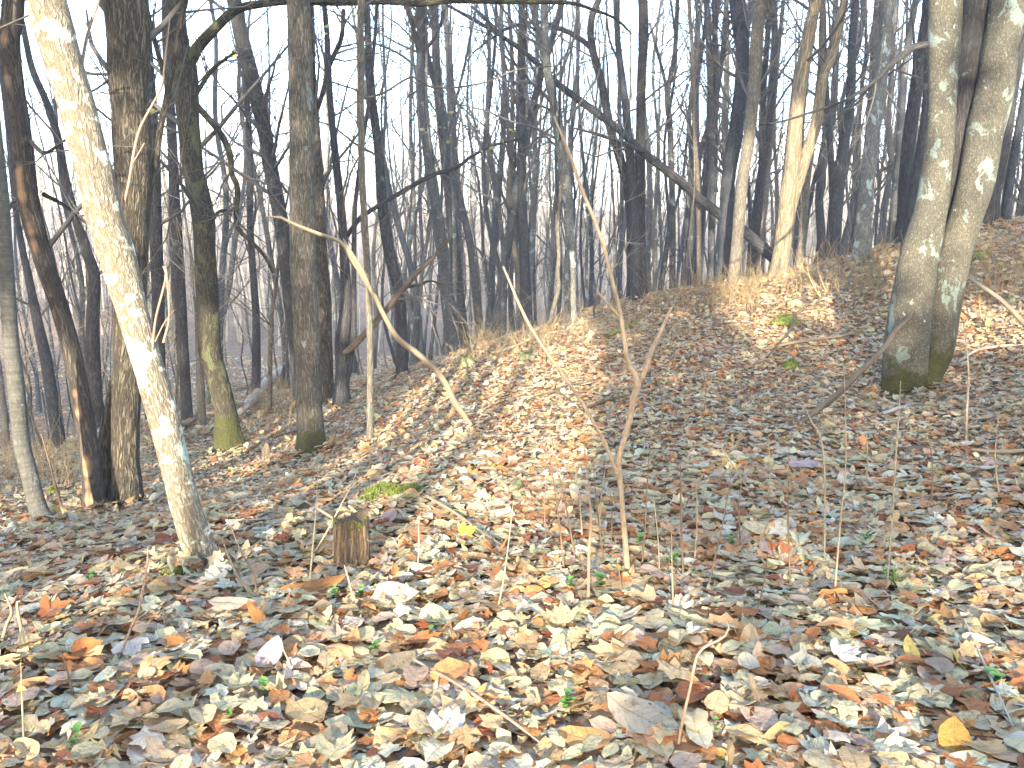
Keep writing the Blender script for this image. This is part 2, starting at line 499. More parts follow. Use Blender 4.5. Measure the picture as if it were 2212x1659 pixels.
# ------------------------------------------------------------------ the ground sheet
def axis(lo, hi, fine_lo, fine_hi, fine, grow):
    a = list(np.arange(fine_lo, fine_hi, fine))
    s, x = fine, a[-1]
    while x < hi:
        s *= grow; x += s; a.append(x)
    s, x = fine, a[0]
    while x > lo:
        s *= grow; x -= s; a.insert(0, x)
    return np.array(a)
gx = axis(-320, 320, -7, 9, .11, 1.06)
gy = axis(-90, 420, 0.5, 14, .11, 1.05)
XX, YY = np.meshgrid(gx, gy)
GV = np.stack([XX, YY, height(XX, YY)], -1).reshape(-1, 3)
_i = np.arange(len(GV)).reshape(XX.shape)
gq = np.stack([_i[:-1, :-1], _i[:-1, 1:], _i[1:, 1:], _i[1:, :-1]], -1).reshape(-1, 4)
ground = put('ground', mesh_from('ground', GV, [gq]), M['ground'])
tag(ground, 'leaf-covered forest ground sloping down to the left', kind='structure')

# ------------------------------------------------------------------ leaf shapes
def mirror(h):
    h = np.array(h, float)
    return np.vstack([h, (h[1:-1] * [-1, 1])[::-1]])
MAPLE = mirror([(0, -.40), (.30, -.54), (.40, -.27), (.70, -.20), (.92, .26), (.60, .22), (.36, .18), (.46, .60), (.22, .56), (0, 1.0)])
MAPLE2 = mirror([(0, -.35), (.26, -.42), (.52, -.30), (.80, .02), (.78, .30), (.44, .18), (.40, .40), (.34, .66), (.16, .62), (0, .95)])
OVATE = mirror([(0, -.9), (.20, -.78), (.40, -.45), (.48, -.05), (.42, .35), (.24, .70), (0, 1.0)])
BROAD = mirror([(0, -.7), (.32, -.66), (.60, -.38), (.66, 0), (.54, .42), (.28, .74), (0, 1.0)])
LANCE = mirror([(0, -1.0), (.13, -.8), (.26, -.4), (.30, 0), (.25, .4), (.13, .75), (0, 1.0)])
CRUMP = mirror([(0, -.6), (.35, -.7), (.42, -.2), (.75, -.05), (.5, .35), (.55, .6), (.2, .55), (0, .85)])
OV8 = mirror([(0, -.9), (.38, -.5), (.46, .1), (.26, .68), (0, 1.0)])
LOB8 = mirror([(0, -.5), (.5, -.35), (.80, .1), (.36, .25), (.34, .62), (0, .95)])
OV6 = mirror([(0, -.85), (.46, -.3), (.40, .4), (0, .95)])
SHAPES = [MAPLE, MAPLE2, OVATE, BROAD, LANCE, CRUMP, OV8, LOB8, OV6]
PAL = np.array([(.55, .44, .31), (.50, .40, .29), (.47, .35, .22), (.40, .27, .155), (.40, .225, .10), (.31, .145, .06), (.21, .080, .036),
                (.15, .070, .040), (.43, .39, .345), (.49, .46, .42), (.36, .31, .27), (.30, .29, .22), (.46, .36, .13), (.58, .52, .44)])
PAL = np.minimum(PAL * np.array([1.05, .895, .765]), .44)
PALW = np.array([2.0, 1.9, 1.8, 1.4, 1.15, .75, .4, .18, 1.1, 1.0, .4, .2, .15, 1.0]); PALW /= PALW.sum()

def leaf_geo(shape, rings, N, size, curl, fold, jit, r_):
    """N bent leaves of one outline; local x across, y along, z up -> verts (N,nv,3), tris, uv (N,nv,3)"""
    o = SHAPES[shape]
    n = len(o)
    scales = [1.0] if rings == 1 else [.52, 1.0]
    pts = [np.zeros((1, 2))]
    for s in scales: pts.append(o * s)
    base = np.vstack(pts)
    tri = [(0, 1 + i, 1 + (i + 1) % n) for i in range(n)]
    if rings == 2:
        for i in range(n):
            j = (i + 1) % n
            tri += [(1 + i, 1 + n + i, 1 + n + j), (1 + i, 1 + n + j, 1 + j)]
    nv = len(base)
    P = np.repeat(base[None], N, 0)
    P = P + r_.normal(0, 1, P.shape) * jit * np.abs(P).max(-1, keepdims=True)
    x, y = P[..., 0], P[..., 1]
    c1 = r_.normal(0, curl, (N, 1)); c2 = r_.normal(0, curl * 1.2, (N, 1)); c3 = r_.normal(0, curl, (N, 1)); f = np.abs(r_.normal(0, fold, (N, 1)))
    z = c1 * y * y + c2 * x * x + c3 * x * y + f * np.abs(x) + r_.normal(0, curl * .28, x.shape) * (np.abs(x) + np.abs(y))
    edge = np.hypot(x, y)
    z = z + np.abs(r_.normal(0, curl * .5, (N, 1))) * np.maximum(0, edge - .5) ** 2 * 2
    sh = 1 - .22 * np.minimum(1.5, np.abs(c2))
    G = np.stack([x * sh, y, z], -1) * (size[:, None, None] * .62)
    uv = np.concatenate([np.repeat(base[None], N, 0), np.repeat(r_.random((N, 1, 1)), nv, 1)], -1)
    return G, np.array(tri), uv

def orient(N, nrm, tilt, big, r_):
    """random rotation matrices: normal near nrm, free heading"""
    t = np.abs(r_.normal(0, tilt, N)); t = np.where(r_.random(N) < big, r_.uniform(.6, 1.35, N), t)
    a = r_.uniform(0, 2 * math.pi, N)
    z = nrm + np.stack([np.cos(a) * np.tan(np.minimum(t, 1.35)), np.sin(a) * np.tan(np.minimum(t, 1.35)), 0 * a], -1)
    z /= np.linalg.norm(z, axis=-1, keepdims=True)
    b = r_.uniform(0, 2 * math.pi, N)
    ref = np.stack([np.cos(b), np.sin(b), 0 * b], -1)
    y = ref - (ref * z).sum(-1, keepdims=True) * z
    y /= np.linalg.norm(y, axis=-1, keepdims=True) + 1e-9
    x = np.cross(y, z)
    return np.stack([x, y, z], -1)      # columns

def normals_at(x, y):
    e = .15
    dx = (height(x + e, y) - height(x - e, y)) / (2 * e); dy = (height(x, y + e) - height(x, y - e)) / (2 * e)
    n = np.stack([-dx, -dy, np.ones_like(dx)], -1)
    return n / np.linalg.norm(n, axis=-1, keepdims=True)

def scatter(r0, r1, dens, az=R(38)):
    n = int(dens * az * (r1 * r1 - r0 * r0))
    r = np.sqrt(rng.uniform(r0 * r0, r1 * r1, n)); a = rng.uniform(-az, az, n)
    return r * np.sin(a), r * np.cos(a)

def leaf_batch(x, y, rings, smin, smax, zmax, tilt, big, curl, shapes, zlow=.0):
    Vs, Fs, Cs, Us = [], [], [], []
    off = 0
    pick = rng.choice(len(shapes), len(x), p=np.array([s[1] for s in shapes]) / sum(s[1] for s in shapes))
    for k, (sh, _) in enumerate(shapes):
        idx = np.where(pick == k)[0]
        N = len(idx)
        if not N: continue
        size = np.clip(rng.lognormal(math.log((smin + smax) / 2), .28, N), smin, smax * 1.25)
        G, tri, uv = leaf_geo(sh, rings, N, size, curl, .18, .05, rng)
        xs, ys = x[idx], y[idx]
        Rm = orient(N, normals_at(xs, ys), tilt, big, rng)
        W = np.einsum('nij,nvj->nvi', Rm, G)
        pos = np.stack([xs, ys, height(xs, ys) + zlow + rng.random(N) ** 1.3 * zmax], -1)
        W = W + pos[:, None, :]
        ci = rng.choice(len(PAL), N, p=PALW)
        c = PAL[ci] * rng.lognormal(-.03, .12, (N, 1)) * (1 + rng.normal(0, .035, (N, 3)))
        nv = W.shape[1]
        Vs.append(W.reshape(-1, 3)); Us.append(uv.reshape(-1, 3))
        Cs.append(np.repeat(np.c_[np.clip(c, 0.01, .8), np.ones(N)], nv, 0))
        Fs.append((tri[None] + (np.arange(N) * nv)[:, None, None]).reshape(-1, 3) + off)
        off += N * nv
    return np.vstack(Vs), np.vstack(Fs), np.vstack(Cs), np.vstack(Us)

ALLSH = [(0, 1.1), (1, 1.9), (2, 2.6), (3, 2.4), (4, .4), (5, 1.4)]
bands = []
x, y = scatter(1.0, 3.0, 920); bands.append(leaf_batch(x, y, 2, .055, .115, .035, .11, .05, .18, ALLSH))
x, y = scatter(3.0, 5.4, 900); bands.append(leaf_batch(x, y, 1, .050, .104, .035, .12, .06, .19, ALLSH))
x, y = scatter(1.0, 5.0, 480); bands.append(leaf_batch(x, y, 1, .018, .045, .035, .15, .10, .22, [(7, 1), (6, 1)]))
x, y = scatter(5.4, 10.5, 800); bands.append(leaf_batch(x, y, 1, .032, .082, .035, .18, .10, .25, [(6, 1.4), (7, 1.6), (3, .2)]))
x, y = scatter(10.5, 20, 250); bands.append(leaf_batch(x, y, 1, .05, .10, .05, .25, .16, .28, [(8, 1)]))
x, y = scatter(20, 38, 26); bands.append(leaf_batch(x, y, 1, .10, .18, .06, .4, .3, .3, [(8, 1)]))
off = 0; Vs, Fs, Cs, Us = [], [], [], []
for a, b_, c, d in bands:
    Vs.append(a); Fs.append(b_ + off); Cs.append(c); Us.append(d); off += len(a)
lit_me = mesh_from('leaf_litter', np.vstack(Vs), [np.vstack(Fs)], {'lc': ('FLOAT_COLOR', np.vstack(Cs)), 'luv': ('FLOAT_VECTOR', np.vstack(Us))})
litter = put('leaf_litter', lit_me, M['leaf'], ground)
tag(litter, kind='stuff')
del Vs, Fs, Cs, Us, bands

# the 300 leaves that show largest: one object each, sharing a few dozen meshes
LM = []
for sh in (0, 1, 1, 2, 2, 2, 3, 3, 3, 5, 5):
    for _ in range(7):
        G, tri, uv = leaf_geo(sh, 2, 1, np.array([1.0]), .20, .15, .05, rng)
        c = PAL[rng.choice(len(PAL), p=PALW)] * rng.lognormal(0, .12)
        me = mesh_from('fallen_leaf', G[0], [tri], {'lc': ('FLOAT_COLOR', np.repeat([[*np.clip(c, .01, .8), 1]], G.shape[1], 0)), 'luv': ('FLOAT_VECTOR', uv[0])})
        me.materials.append(M['leaf'])
        LM.append(me)
from mathutils import Matrix
def place_leaf(me, pos, Rm, size, label=None):
    o = bpy.data.objects.new('fallen_leaf', me)
    COL.objects.link(o)
    o.parent = ground
    A = np.eye(4); A[:3, :3] = Rm * size; A[:3, 3] = pos
    o.matrix_basis = Matrix(A.tolist())
    if label: o['label'] = label
    return o

def one_leaf(shape, color, curl=.3, seed=0, fold=.2):
    r_ = np.random.default_rng(seed)
    G, tri, uv = leaf_geo(shape, 2, 1, np.array([1.0]), curl, fold, .03, r_)
    me = mesh_from('fallen_leaf', G[0], [tri], {'lc': ('FLOAT_COLOR', np.repeat([[*color, 1]], G.shape[1], 0)), 'luv': ('FLOAT_VECTOR', uv[0])})
    me.materials.append(M['leaf'])
    return me

SPECIAL = [  # px, py, length in px, shape, colour, heading degrees, tilt, label
    (1005, 1168, 50, 1, (.50, .33, .05), 60, .55, 'bright yellow leaf'),
    (680, 1292, 125, 4, (.26, .115, .035), 80, .45, 'long curled rust brown leaf'),
    (970, 1602, 105, 1, (.50, .47, .40), 20, .25, 'large whitish grey leaf'),
    (1390, 1585, 165, 2, (.33, .29, .22), 125, .35, 'largest olive grey pointed leaf'),
    (185, 1432, 62, 3, (.30, .11, .03), 60, .6, 'orange red curled leaf'),
    (285, 1425, 75, 1, (.46, .43, .40), 150, .4, 'white jagged leaf'),
    (865, 1468, 80, 3, (.17, .145, .10), 30, .6, 'dark olive folded leaf'),
    (560, 1360, 75, 4, (.28, .13, .04), 140, .7, 'narrow brown leaf standing on edge'),
    (330, 1470, 85, 1, (.42, .24, .12), 45, .5, 'broad orange tan leaf'),
    (585, 1445, 75, 3, (.38, .33, .34), 15, .55, 'pale lilac grey leaf'),
    (520, 1330, 120, 4, (.42, .33, .24), 95, .3, 'long tan leaf'),
    (1745, 1018, 80, 4, (.30, .25, .27), 85, .35, 'long mauve grey leaf'),
    (1680, 1165, 68, 0, (.48, .44, .37), 100, .2, 'pale cream maple leaf'),
    (1820, 1440, 80, 1, (.44, .42, .42), 70, .2, 'spotted bluish white maple leaf'),
    (1965, 1435, 60, 2, (.45, .36, .11), 0, .6, 'yellowish olive leaf'),
    (2060, 1630, 90, 3, (.38, .22, .05), 20, .6, 'golden brown leaf at the bottom'),
    (1470, 1330, 55, 1, (.46, .39, .29), 10, .6, 'upright cream leaf'),
    (850, 1310, 90, 3, (.46, .39, .30), 100, .5, 'broad cream leaf'),
    (1215, 1360, 75, 1, (.40, .31, .18), 0, .5, 'tilted straw coloured maple leaf'),
]
for k, (px, py, ln, sh, c, hd, tilt, lab) in enumerate(SPECIAL):
    p = hit1(px, py)
    d = project(p)[2]
    size = ln / F * d
    a = R(hd)
    n = np.array([math.sin(a * 3 + k) * tilt * .3, -tilt, 1.0]); n /= np.linalg.norm(n)
    yv = np.array([math.sin(a), math.cos(a), 0]); yv -= (yv @ n) * n; yv /= np.linalg.norm(yv)
    Rm = np.stack([np.cross(yv, n), yv, n], 1)
    place_leaf(one_leaf(sh, c, .14, 100 + k, .12), p + [0, 0, .045], Rm, size, lab)

npx = 300 - len(SPECIAL)
px = rng.uniform(-30, 2240, npx * 2); py = 1659 + 40 - rng.random(npx * 2) ** .8 * 470
P = ground_hit(px, py)
keep = []
for k in range(len(P)):
    if all(np.hypot(*(P[k, :2] - P[j, :2])) > .055 for j in keep):
        keep.append(k)
    if len(keep) == npx: break
P = P[keep]
Rm = orient(len(P), normals_at(P[:, 0], P[:, 1]), .15, .05, rng)
for k in range(len(P)):
    place_leaf(LM[rng.integers(len(LM))], P[k] + [0, 0, .035 + .02 * rng.random()], Rm[k], float(np.clip(rng.lognormal(math.log(.084), .22), .055, .13)))

# ------------------------------------------------------------------ twig growth
def grow(P, Rd, n_per, length, ang, rfac, tmin, K, up=.25, wig=.10, r_=None, flatten=1.0, tmax=1.0):
    """n_per children on every polyline in the batch; returns (M*n,K,3) and radii"""
    r_ = r_ or rng
    Mx, K0, _ = P.shape
    t = r_.uniform(tmin, tmax, (Mx, n_per)) * (K0 - 1)
    i = np.minimum(t.astype(int), K0 - 2); f = (t - i)[..., None]
    m = np.arange(Mx)[:, None]
    A, B = P[m, i], P[m, i + 1]
    org = A + (B - A) * f
    d = B - A; d /= np.linalg.norm(d, axis=-1, keepdims=True) + 1e-9
    rad = (Rd[m, i] * (1 - f[..., 0]) + Rd[m, i + 1] * f[..., 0])
    v = r_.normal(0, 1, d.shape); v[..., 1] *= flatten
    v -= (v * d).sum(-1, keepdims=True) * d; v /= np.linalg.norm(v, axis=-1, keepdims=True) + 1e-9
    a = r_.normal(ang, .22, d.shape[:2])[..., None]
    dr = d * np.cos(a) + v * np.sin(a)
    dr = dr.reshape(-1, 3); org = org.reshape(-1, 3); rad = np.maximum(rad.reshape(-1) * rfac, .0011)
    N = len(dr)
    L = length * r_.uniform(.45, 1.2, N) * (1.15 - .5 * (t.reshape(-1) / (K0 - 1)))
    out = np.empty((N, K, 3)); out[:, 0] = org
    cur = dr.copy()
    for k in range(1, K):
        cur = cur + r_.normal(0, wig, cur.shape) + np.array([0, 0, up / (K - 1)])
        cur /= np.linalg.norm(cur, axis=-1, keepdims=True)
        out[:, k] = out[:, k - 1] + cur * (L / (K - 1))[:, None]
    return out, rad[:, None] * np.linspace(1, .28, K)[None]

def crown_mesh(P, Rd, spec, seed):
    """spec: list of (n_per, length, angle, rfac, tmin, K, up, wig, sides)"""
    r_ = np.random.default_rng(seed)
    Vs, Qs, Bs, off = [], [], [], 0
    cp, cr = P, Rd
    tips = None
    for (n, L, ang, rf, tm, K, up, wig, sides) in spec:
        cp, cr = grow(cp, cr, n, L, ang, rf, tm, K, up, wig, r_)
        V, q, b = tubes(cp, cr, sides)
        Vs.append(V); Qs.append(q + off); Bs.append(b); off += len(V)
        tips = cp
    return np.vstack(Vs), np.vstack(Qs), np.vstack(Bs), tips

# ------------------------------------------------------------------ trees traced where they stand
def stem3d(path, base=None, y0=None, lean=0.0, sink=.12, extend=0.0):
    """photo polyline (px, py, width px) -> 3D points and radii in the upright plane through its base"""
    p = np.array(path, float)
    if y0 is None:
        b = hit1(p[0, 0], p[0, 1]) if base is None else base
        y0 = b[1]
    yy = y0 + lean * np.linspace(0, 1, len(p))
    Q = at_y(p[:, 0], p[:, 1], yy)
    d = project(Q)[2]
    rad = p[:, 2] / 2 / F * d
    if sink:
        dn = Q[0] - Q[1]; dn /= np.linalg.norm(dn)
        Q = np.vstack([Q[0] + dn * sink, Q]); rad = np.r_[rad[0] * 1.05, rad]
    if extend:
        up = Q[-1] - Q[-2]; up /= np.linalg.norm(up)
        for k in range(1, 4):
            Q = np.vstack([Q, Q[-1] + up * extend / 3 + np.array([random.uniform(-.1, .1), random.uniform(-.1, .1), .05]) * extend / 3])
            rad = np.r_[rad, rad[-1] * .78]
    return Q, rad

LAND = []     # landmarks for the labels: (px at eye level, short name)
LITSTEMS = [] # (points, radius) wanted in the sun

def tree(name, label, paths, mat, limbs=(), y0=None, lean=0.0, extend=4.0, twigs=1.0, short=None, group=None, ridge=0.0, nr=14, flare=.35, seed=0, lump=.04, twig_mat='twig', cat='tree', rl=.25, tmin=.25, hang=None):
    if not isinstance(paths[0], list): paths = [paths]
    Q0, r0 = stem3d(paths[0], y0=y0, lean=lean, extend=extend)
    by = Q0[1][1]
    base = Q0[1].copy(); base[2] = height(base[0:1], base[1:2])[0]
    root = empty(name, base)
    tag(root, label, cat, group)
    allst = []
    for k, pth in enumerate(paths):
        Q, r = (Q0, r0) if k == 0 else stem3d(pth, y0=by + .02 * k, lean=lean, extend=extend)
        wpx = max(x[2] for x in pth)
        sides = 44 if wpx > 45 else 26 if wpx > 24 else 14
        n = 170 if wpx > 45 else 90 if wpx > 24 else 50
        V, q, bc = big_tube(Q, r, n, sides, ridge, nr, lump, flare if k == 0 else flare * .6, seed + k, rl)
        part('trunk', V, q, bc, M[mat], root)
        allst.append((Q, r))
    for lb in limbs:
        lp, lm = (lb, mat) if isinstance(lb, list) else lb
        Q, r = stem3d(lp, y0=by + random.uniform(-.02, .03), lean=random.uniform(-.6, .9), sink=0)
        V, q, bc = big_tube(Q, r, 46, 10, 0, 8, .06, 0, seed + 5)
        bc = bc + np.array([0, 0, 6.0])
        part('branch', V, q, bc, M[lm], root)
        allst.append((Q, r))
    if twigs > 0:
        Vs, Qs, Bs, off, tipl = [], [], [], 0, []
        for j, (Q, r) in enumerate(allst):
            P_, R_, _ = resample(Q, r, 14)
            main = j < len(paths)
            n1 = max(2, int((13 if main else 8) * twigs))
            L1 = 1.9 if main else 1.0
            spec = [(n1, L1, .95, .30 if main else .45, tmin if main else .25, 6, .45, .16, 5), (4, .8, .8, .55, .2, 4, .2, .18, 3), (3, .45, .75, .6, .15, 3, .1, .2, 3)]
            V, q, b, tips = crown_mesh(P_[None], np.minimum(R_, .09)[None], spec, seed * 17 + j)
            Vs.append(V); Qs.append(q + off); Bs.append(b); off += len(V); tipl.append(tips)
        part('crown', np.vstack(Vs), np.vstack(Qs), np.vstack(Bs), M[twig_mat], root)
    if short:
        px_, py_ = np.array(paths[0])[:, 0], np.array(paths[0])[:, 1]
        o_ = np.argsort(py_)
        LAND.append((float(np.interp(600, py_[o_], px_[o_])), short))
    return root, allst

T = {}
T['lean'] = tree('leaning_tree', 'leaning pale tree with white lichen blotches, brightly sunlit, nearest of all the trunks',
    [(442, 1221, 70), (405, 1106, 60), (349, 886, 61), (300, 720, 61), (254, 553, 72), (226, 467, 73), (193, 333, 73), (157, 200, 74), (127, 100, 77), (100, 0, 80)],
    'pale', lean=-.25, extend=2.5, twigs=0, short='leaning pale tree', ridge=.05, nr=18, flare=.12, seed=1, lump=.05, rl=.10)
# shoots sprouting from the leaning tree
for pth in ([(173, 222, 9), (173, 173, 8), (187, 83, 7), (213, 0, 6), (225, -60, 4)],
            [(257, 493, 6), (277, 400, 6), (297, 293, 6), (323, 237, 5), (350, 187, 5), (355, 143, 4), (367, 38, 3)],
            [(287, 352, 3), (300, 330, 3), (312, 309, 3)],
            [(330, 746, 6), (337, 686, 5), (358, 600, 5), (352, 575, 3)], [(353, 740, 6), (365, 686, 5), (361, 603, 5), (357, 575, 4)], [(335, 738, 3), (355, 698, 3), (377, 669, 2)]):
    Q, r = stem3d(pth, y0=float(T['lean'][1][0][0][1][1]) - .10, sink=0)
    V, q, bc = big_tube(Q, r, 26, 8, 0, 8, .03)
    part('shoot', V, q, bc, M['shoot'], T['lean'][0])

T['strip'] = tree('peeling_tree', 'dark leaning tree with a long strip of bare orange wood down its left side',
    [(205, 1108, 44), (195, 986, 38), (180, 886, 40), (161, 786, 38), (152, 746, 37), (125, 653, 37), (92, 553, 40), (60, 433, 45), (50, 333, 42), (27, 166, 42), (20, 83, 42), (30, -10, 42)],
    'strip', [[(88, 553, 12), (120, 650, 10), (60, 440, 9), (40, 430, 7), (0, 462, 5)][2:], [(62, 300, 10), (95, 330, 8), (140, 303, 5)], [(95, 420, 10), (140, 445, 8), (196, 490, 5)]],
    short='peeling dark tree', ridge=.06, seed=2, twigs=.8)
T['greyleft'] = tree('smooth_tree', 'smooth pale grey tree curving up at the left edge beside the peeling dark tree',
    [(108, 1139, 52), (85, 1106, 37), (60, 1010, 33), (47, 953, 33), (33, 820, 33), (22, 720, 31), (13, 553, 28), (3, 400, 25), (-12, 250, 22), (-30, 0, 20)],
    'smooth', short='smooth grey left-edge tree', flare=.25, seed=3, twigs=.5, lump=.02)
T['ridged'] = tree('ridged_tree', 'thick tree with deeply ridged bark and two joined stems at its foot',
    [[(275, 1097, 66), (274, 1050, 58), (270, 986, 55), (272, 886, 56), (278, 786, 60), (280, 700, 66), (280, 553, 72), (287, 400, 74), (285, 300, 78), (276, 166, 82), (270, 0, 88)],
     [(226, 1100, 52), (228, 1050, 42), (226, 1000, 36), (228, 950, 30), (236, 886, 24), (246, 830, 16)]],
    'ridged', short='thick ridged tree', ridge=.11, nr=20, flare=.2, seed=4, twigs=.9, extend=5)
T['mossy'] = tree('mossy_tree', 'dark tree with mossy lower trunk and long limb reaching across the top',
    [(498, 976, 62), (492, 936, 50), (487, 886, 45), (470, 820, 45), (453, 753, 47), (449, 653, 48), (443, 553, 44), (438, 467, 48), (418, 366, 43), (407, 266, 46), (398, 150, 54), (387, 100, 46), (380, 0, 40)],
    'mossy', [[(405, 150, 24), (420, 113, 24), (450, 77, 22), (493, 33, 20), (517, 17, 19), (567, 8, 17), (617, 3, 16), (737, 5, 15), (837, 3, 14), (904, 8, 14), (970, 2, 12), (1070, 3, 11), (1170, 4, 10), (1237, 7, 8), (1287, 23, 7), (1330, 40, 6), (1364, 73, 4)],
              [(425, 228, 14), (460, 267, 14), (483, 300, 13), (497, 333, 12), (500, 373, 12), (513, 407, 12), (510, 467, 11), (520, 500, 10), (567, 547, 8), (590, 590, 6)],
              [(425, 200, 10), (460, 150, 8), (507, 113, 6)], [(440, 520, 8), (470, 460, 7), (500, 455, 5)], [(370, 215, 12), (340, 110, 11), (320, 30, 10), (312, -20, 9)]],
    short='mossy tree', ridge=.05, seed=5, flare=.3, twigs=.9)
T['b6'] = tree('dark_tree', 'slim dark tree close to the right of the thick ridged tree',
    [(405, 922, 26), (400, 820, 22), (393, 700, 23), (382, 553, 28), (376, 400, 22), (370, 266, 20), (362, 150, 18), (358, 0, 16)], 'dark', seed=6, short='slim dark tree')
T['b6b'] = tree('dark_tree', 'dark tree half hidden between the leaning pale tree and the slim dark tree',
    [(350, 905, 24), (345, 800, 24), (340, 600, 26), (335, 450, 26), (331, 300, 25), (318, 120, 24), (310, 0, 22)], 'dark', seed=7, y0=9.5)
T['lean7'] = tree('dark_tree', 'dark tree leaning left, passing behind the straight grey trunk at its foot',
    [(652, 890, 32), (640, 753, 30), (627, 653, 30), (617, 553, 31), (605, 467, 31), (585, 366, 31), (568, 266, 31), (543, 166, 33), (518, 66, 32), (505, 0, 32)],
    'dark', [[(543, 300, 6), (533, 260, 5), (530, 220, 4)]], seed=8, short='left-leaning dark tree', y0=10.5, ridge=.04)
T['straight'] = tree('straight_tree', 'straight stout grey brown tree with finely ridged bark and a mossy foot',
    [(674, 978, 72), (671, 930, 56), (666, 820, 53), (662, 686, 55), (655, 553, 55), (653, 366, 53), (651, 233, 52), (647, 100, 50), (644, 0, 49)],
    'grey', short='straight grey tree', ridge=.05, nr=26, seed=9, flare=.3, twigs=.6, tmin=.5)
T['b8b'] = tree('dark_tree', 'dark ridged tree standing right behind the straight grey tree',
    [(706, 878, 32), (703, 753, 30), (700, 653, 30), (692, 553, 30), (688, 450, 29), (684, 350, 26), (678, 250, 23), (672, 150, 20), (668, 0, 18)],
    'ridged', [[(682, 250, 9), (700, 190, 11), (712, 140, 11), (737, 83, 10), (742, 20, 9)]], seed=10, ridge=.08, short='dark tree behind the straight one')
T['sap9'] = tree('pole_sapling', 'straight slender pole sapling with smooth tan bark in front of the dark woods',
    [(800, 972, 16), (799, 886, 14), (799, 720, 14), (792, 553, 15), (783, 400, 15), (779, 200, 15), (780, 0, 15)], 'slim3',
    [[(787, 213, 5), (830, 200, 5), (890, 167, 5), (940, 190, 4), (1040, 180, 4), (1120, 150, 3), (1200, 143, 2)]], seed=11, short='slender pole sapling', flare=.15, lump=.02, extend=2, twigs=.4, cat='sapling', tmin=.5)
T['crook'] = tree('crooked_tree', 'crooked dark tree with a hollow twisted foot and two long side branches',
    [[(738, 884, 44), (738, 830, 32), (738, 780, 26), (739, 740, 30), (745, 700, 28), (748, 650, 24), (744, 553, 21), (736, 450, 18), (724, 330, 16), (712, 200, 14), (705, 60, 12)],
     [(772, 905, 16), (752, 860, 14), (750, 830, 10), (757, 790, 9), (762, 750, 10), (764, 705, 12)]],
    'dark', [([(738, 764, 16), (762, 748, 15), (820, 686, 14), (870, 626, 13), (905, 585, 11), (937, 556, 8), (975, 510, 6)], 'darkdead'), [(744, 520, 10), (770, 480, 10), (790, 462, 10), (854, 423, 10), (930, 380, 10), (984, 363, 8), (1020, 337, 7), (1070, 313, 6), (1137, 297, 4)],
              [(875, 620, 8), (905, 615, 7), (930, 607, 5), (957, 615, 4)], [(905, 585, 6), (925, 560, 4), (960, 540, 3)]], seed=12, short='crooked tree', flare=.2, lump=.08, twigs=.8)
T['b11'] = tree('dark_tree', 'dark tree leaning left with a heavy foot just right of the pole sapling',
    [(867, 817, 28), (869, 786, 24), (868, 700, 23), (860, 620, 24), (842, 553, 25), (831, 483, 24), (823, 400, 22), (815, 300, 19), (802, 200, 18), (795, 83, 15), (790, 0, 14)], 'dark', seed=13, short='heavy-footed dark tree', ridge=.05)
T['b12'] = tree('forked_tree', 'tall grey tree that forks high up above the middle of the woods',
    [(985, 757, 34), (976, 720, 31), (968, 653, 31), (957, 553, 27), (947, 486, 27), (940, 433, 25), (925, 333, 23), (915, 233, 21), (912, 166, 20), (909, 90, 18), (908, -10, 16)],
    'slim', [[(908, 128, 12), (895, 70, 11), (877, 10, 10)], [(905, 150, 6), (860, 115, 5), (800, 90, 4)], [(918, 110, 8), (945, 70, 7), (960, 20, 5)]], seed=14, short='tall forked tree', y0=15)
T['b12b'] = tree('slim_tree', 'slim grey tree leaning left just right of the tall forked tree',
    [(1038, 730, 20), (1025, 600, 18), (1020, 553, 17), (1010, 500, 16), (990, 417, 15), (970, 350, 15), (960, 267, 14), (944, 200, 12), (924, 117, 10), (915, 40, 8)], 'slim', seed=15, y0=15.5, short='slim left-leaning tree')
T['bend'] = tree('bent_sapling', 'thin crooked pale sapling at the top of the sunlit mound',
    [(1193, 717, 10), (1189, 700, 10), (1194, 670, 10), (1207, 620, 10), (1204, 593, 10), (1207, 553, 9), (1205, 480, 8), (1215, 380, 6), (1220, 280, 5)], 'slim3', seed=16, twigs=.6, extend=1, flare=.1, lump=.02, cat='sapling', short='crooked pale sapling')
T['white'] = tree('pale_tree', 'pale grey tree with whitish sunlit foot on the mound crest, forked high up',
    [(1241, 709, 17), (1238, 653, 15), (1235, 553, 18), (1230, 483, 20), (1222, 400, 21), (1214, 333, 21), (1198, 233, 19), (1182, 150, 18), (1178, 80, 16), (1176, -10, 16)],
    'palegrey', [[(1182, 150, 15), (1170, 100, 14), (1160, 60, 13), (1148, 5, 12)], [(1195, 225, 8), (1150, 180, 7), (1110, 178, 5)]], seed=17, short='pale crest tree', flare=.15)
T['b14'] = tree('dark_tree', 'straight dark tree with dark bark at the heart of the tight centre clump',
    [(1386, 642, 28), (1383, 553, 25), (1382, 400, 22), (1385, 200, 20), (1389, 100, 20), (1388, -10, 21)], 'dark', seed=18, y0=14.2, short='straight dark clump tree')
T['b15'] = tree('curved_tree', 'dark tree in the centre clump whose trunk sweeps up to the left in a curve',
    [(1368, 642, 26), (1366, 553, 26), (1364, 467, 24), (1354, 400, 21), (1337, 333, 19), (1320, 283, 18), (1310, 233, 18), (1300, 183, 17), (1287, 133, 16), (1277, 93, 15), (1278, 40, 15), (1297, -10, 14)], 'dark', [[(1283, 110, 12), (1255, 85, 11), (1210, 62, 10), (1160, 48, 9), (1100, 60, 7), (1060, 85, 5), (1020, 115, 3)]], seed=19, y0=14.6, short='curving clump tree')
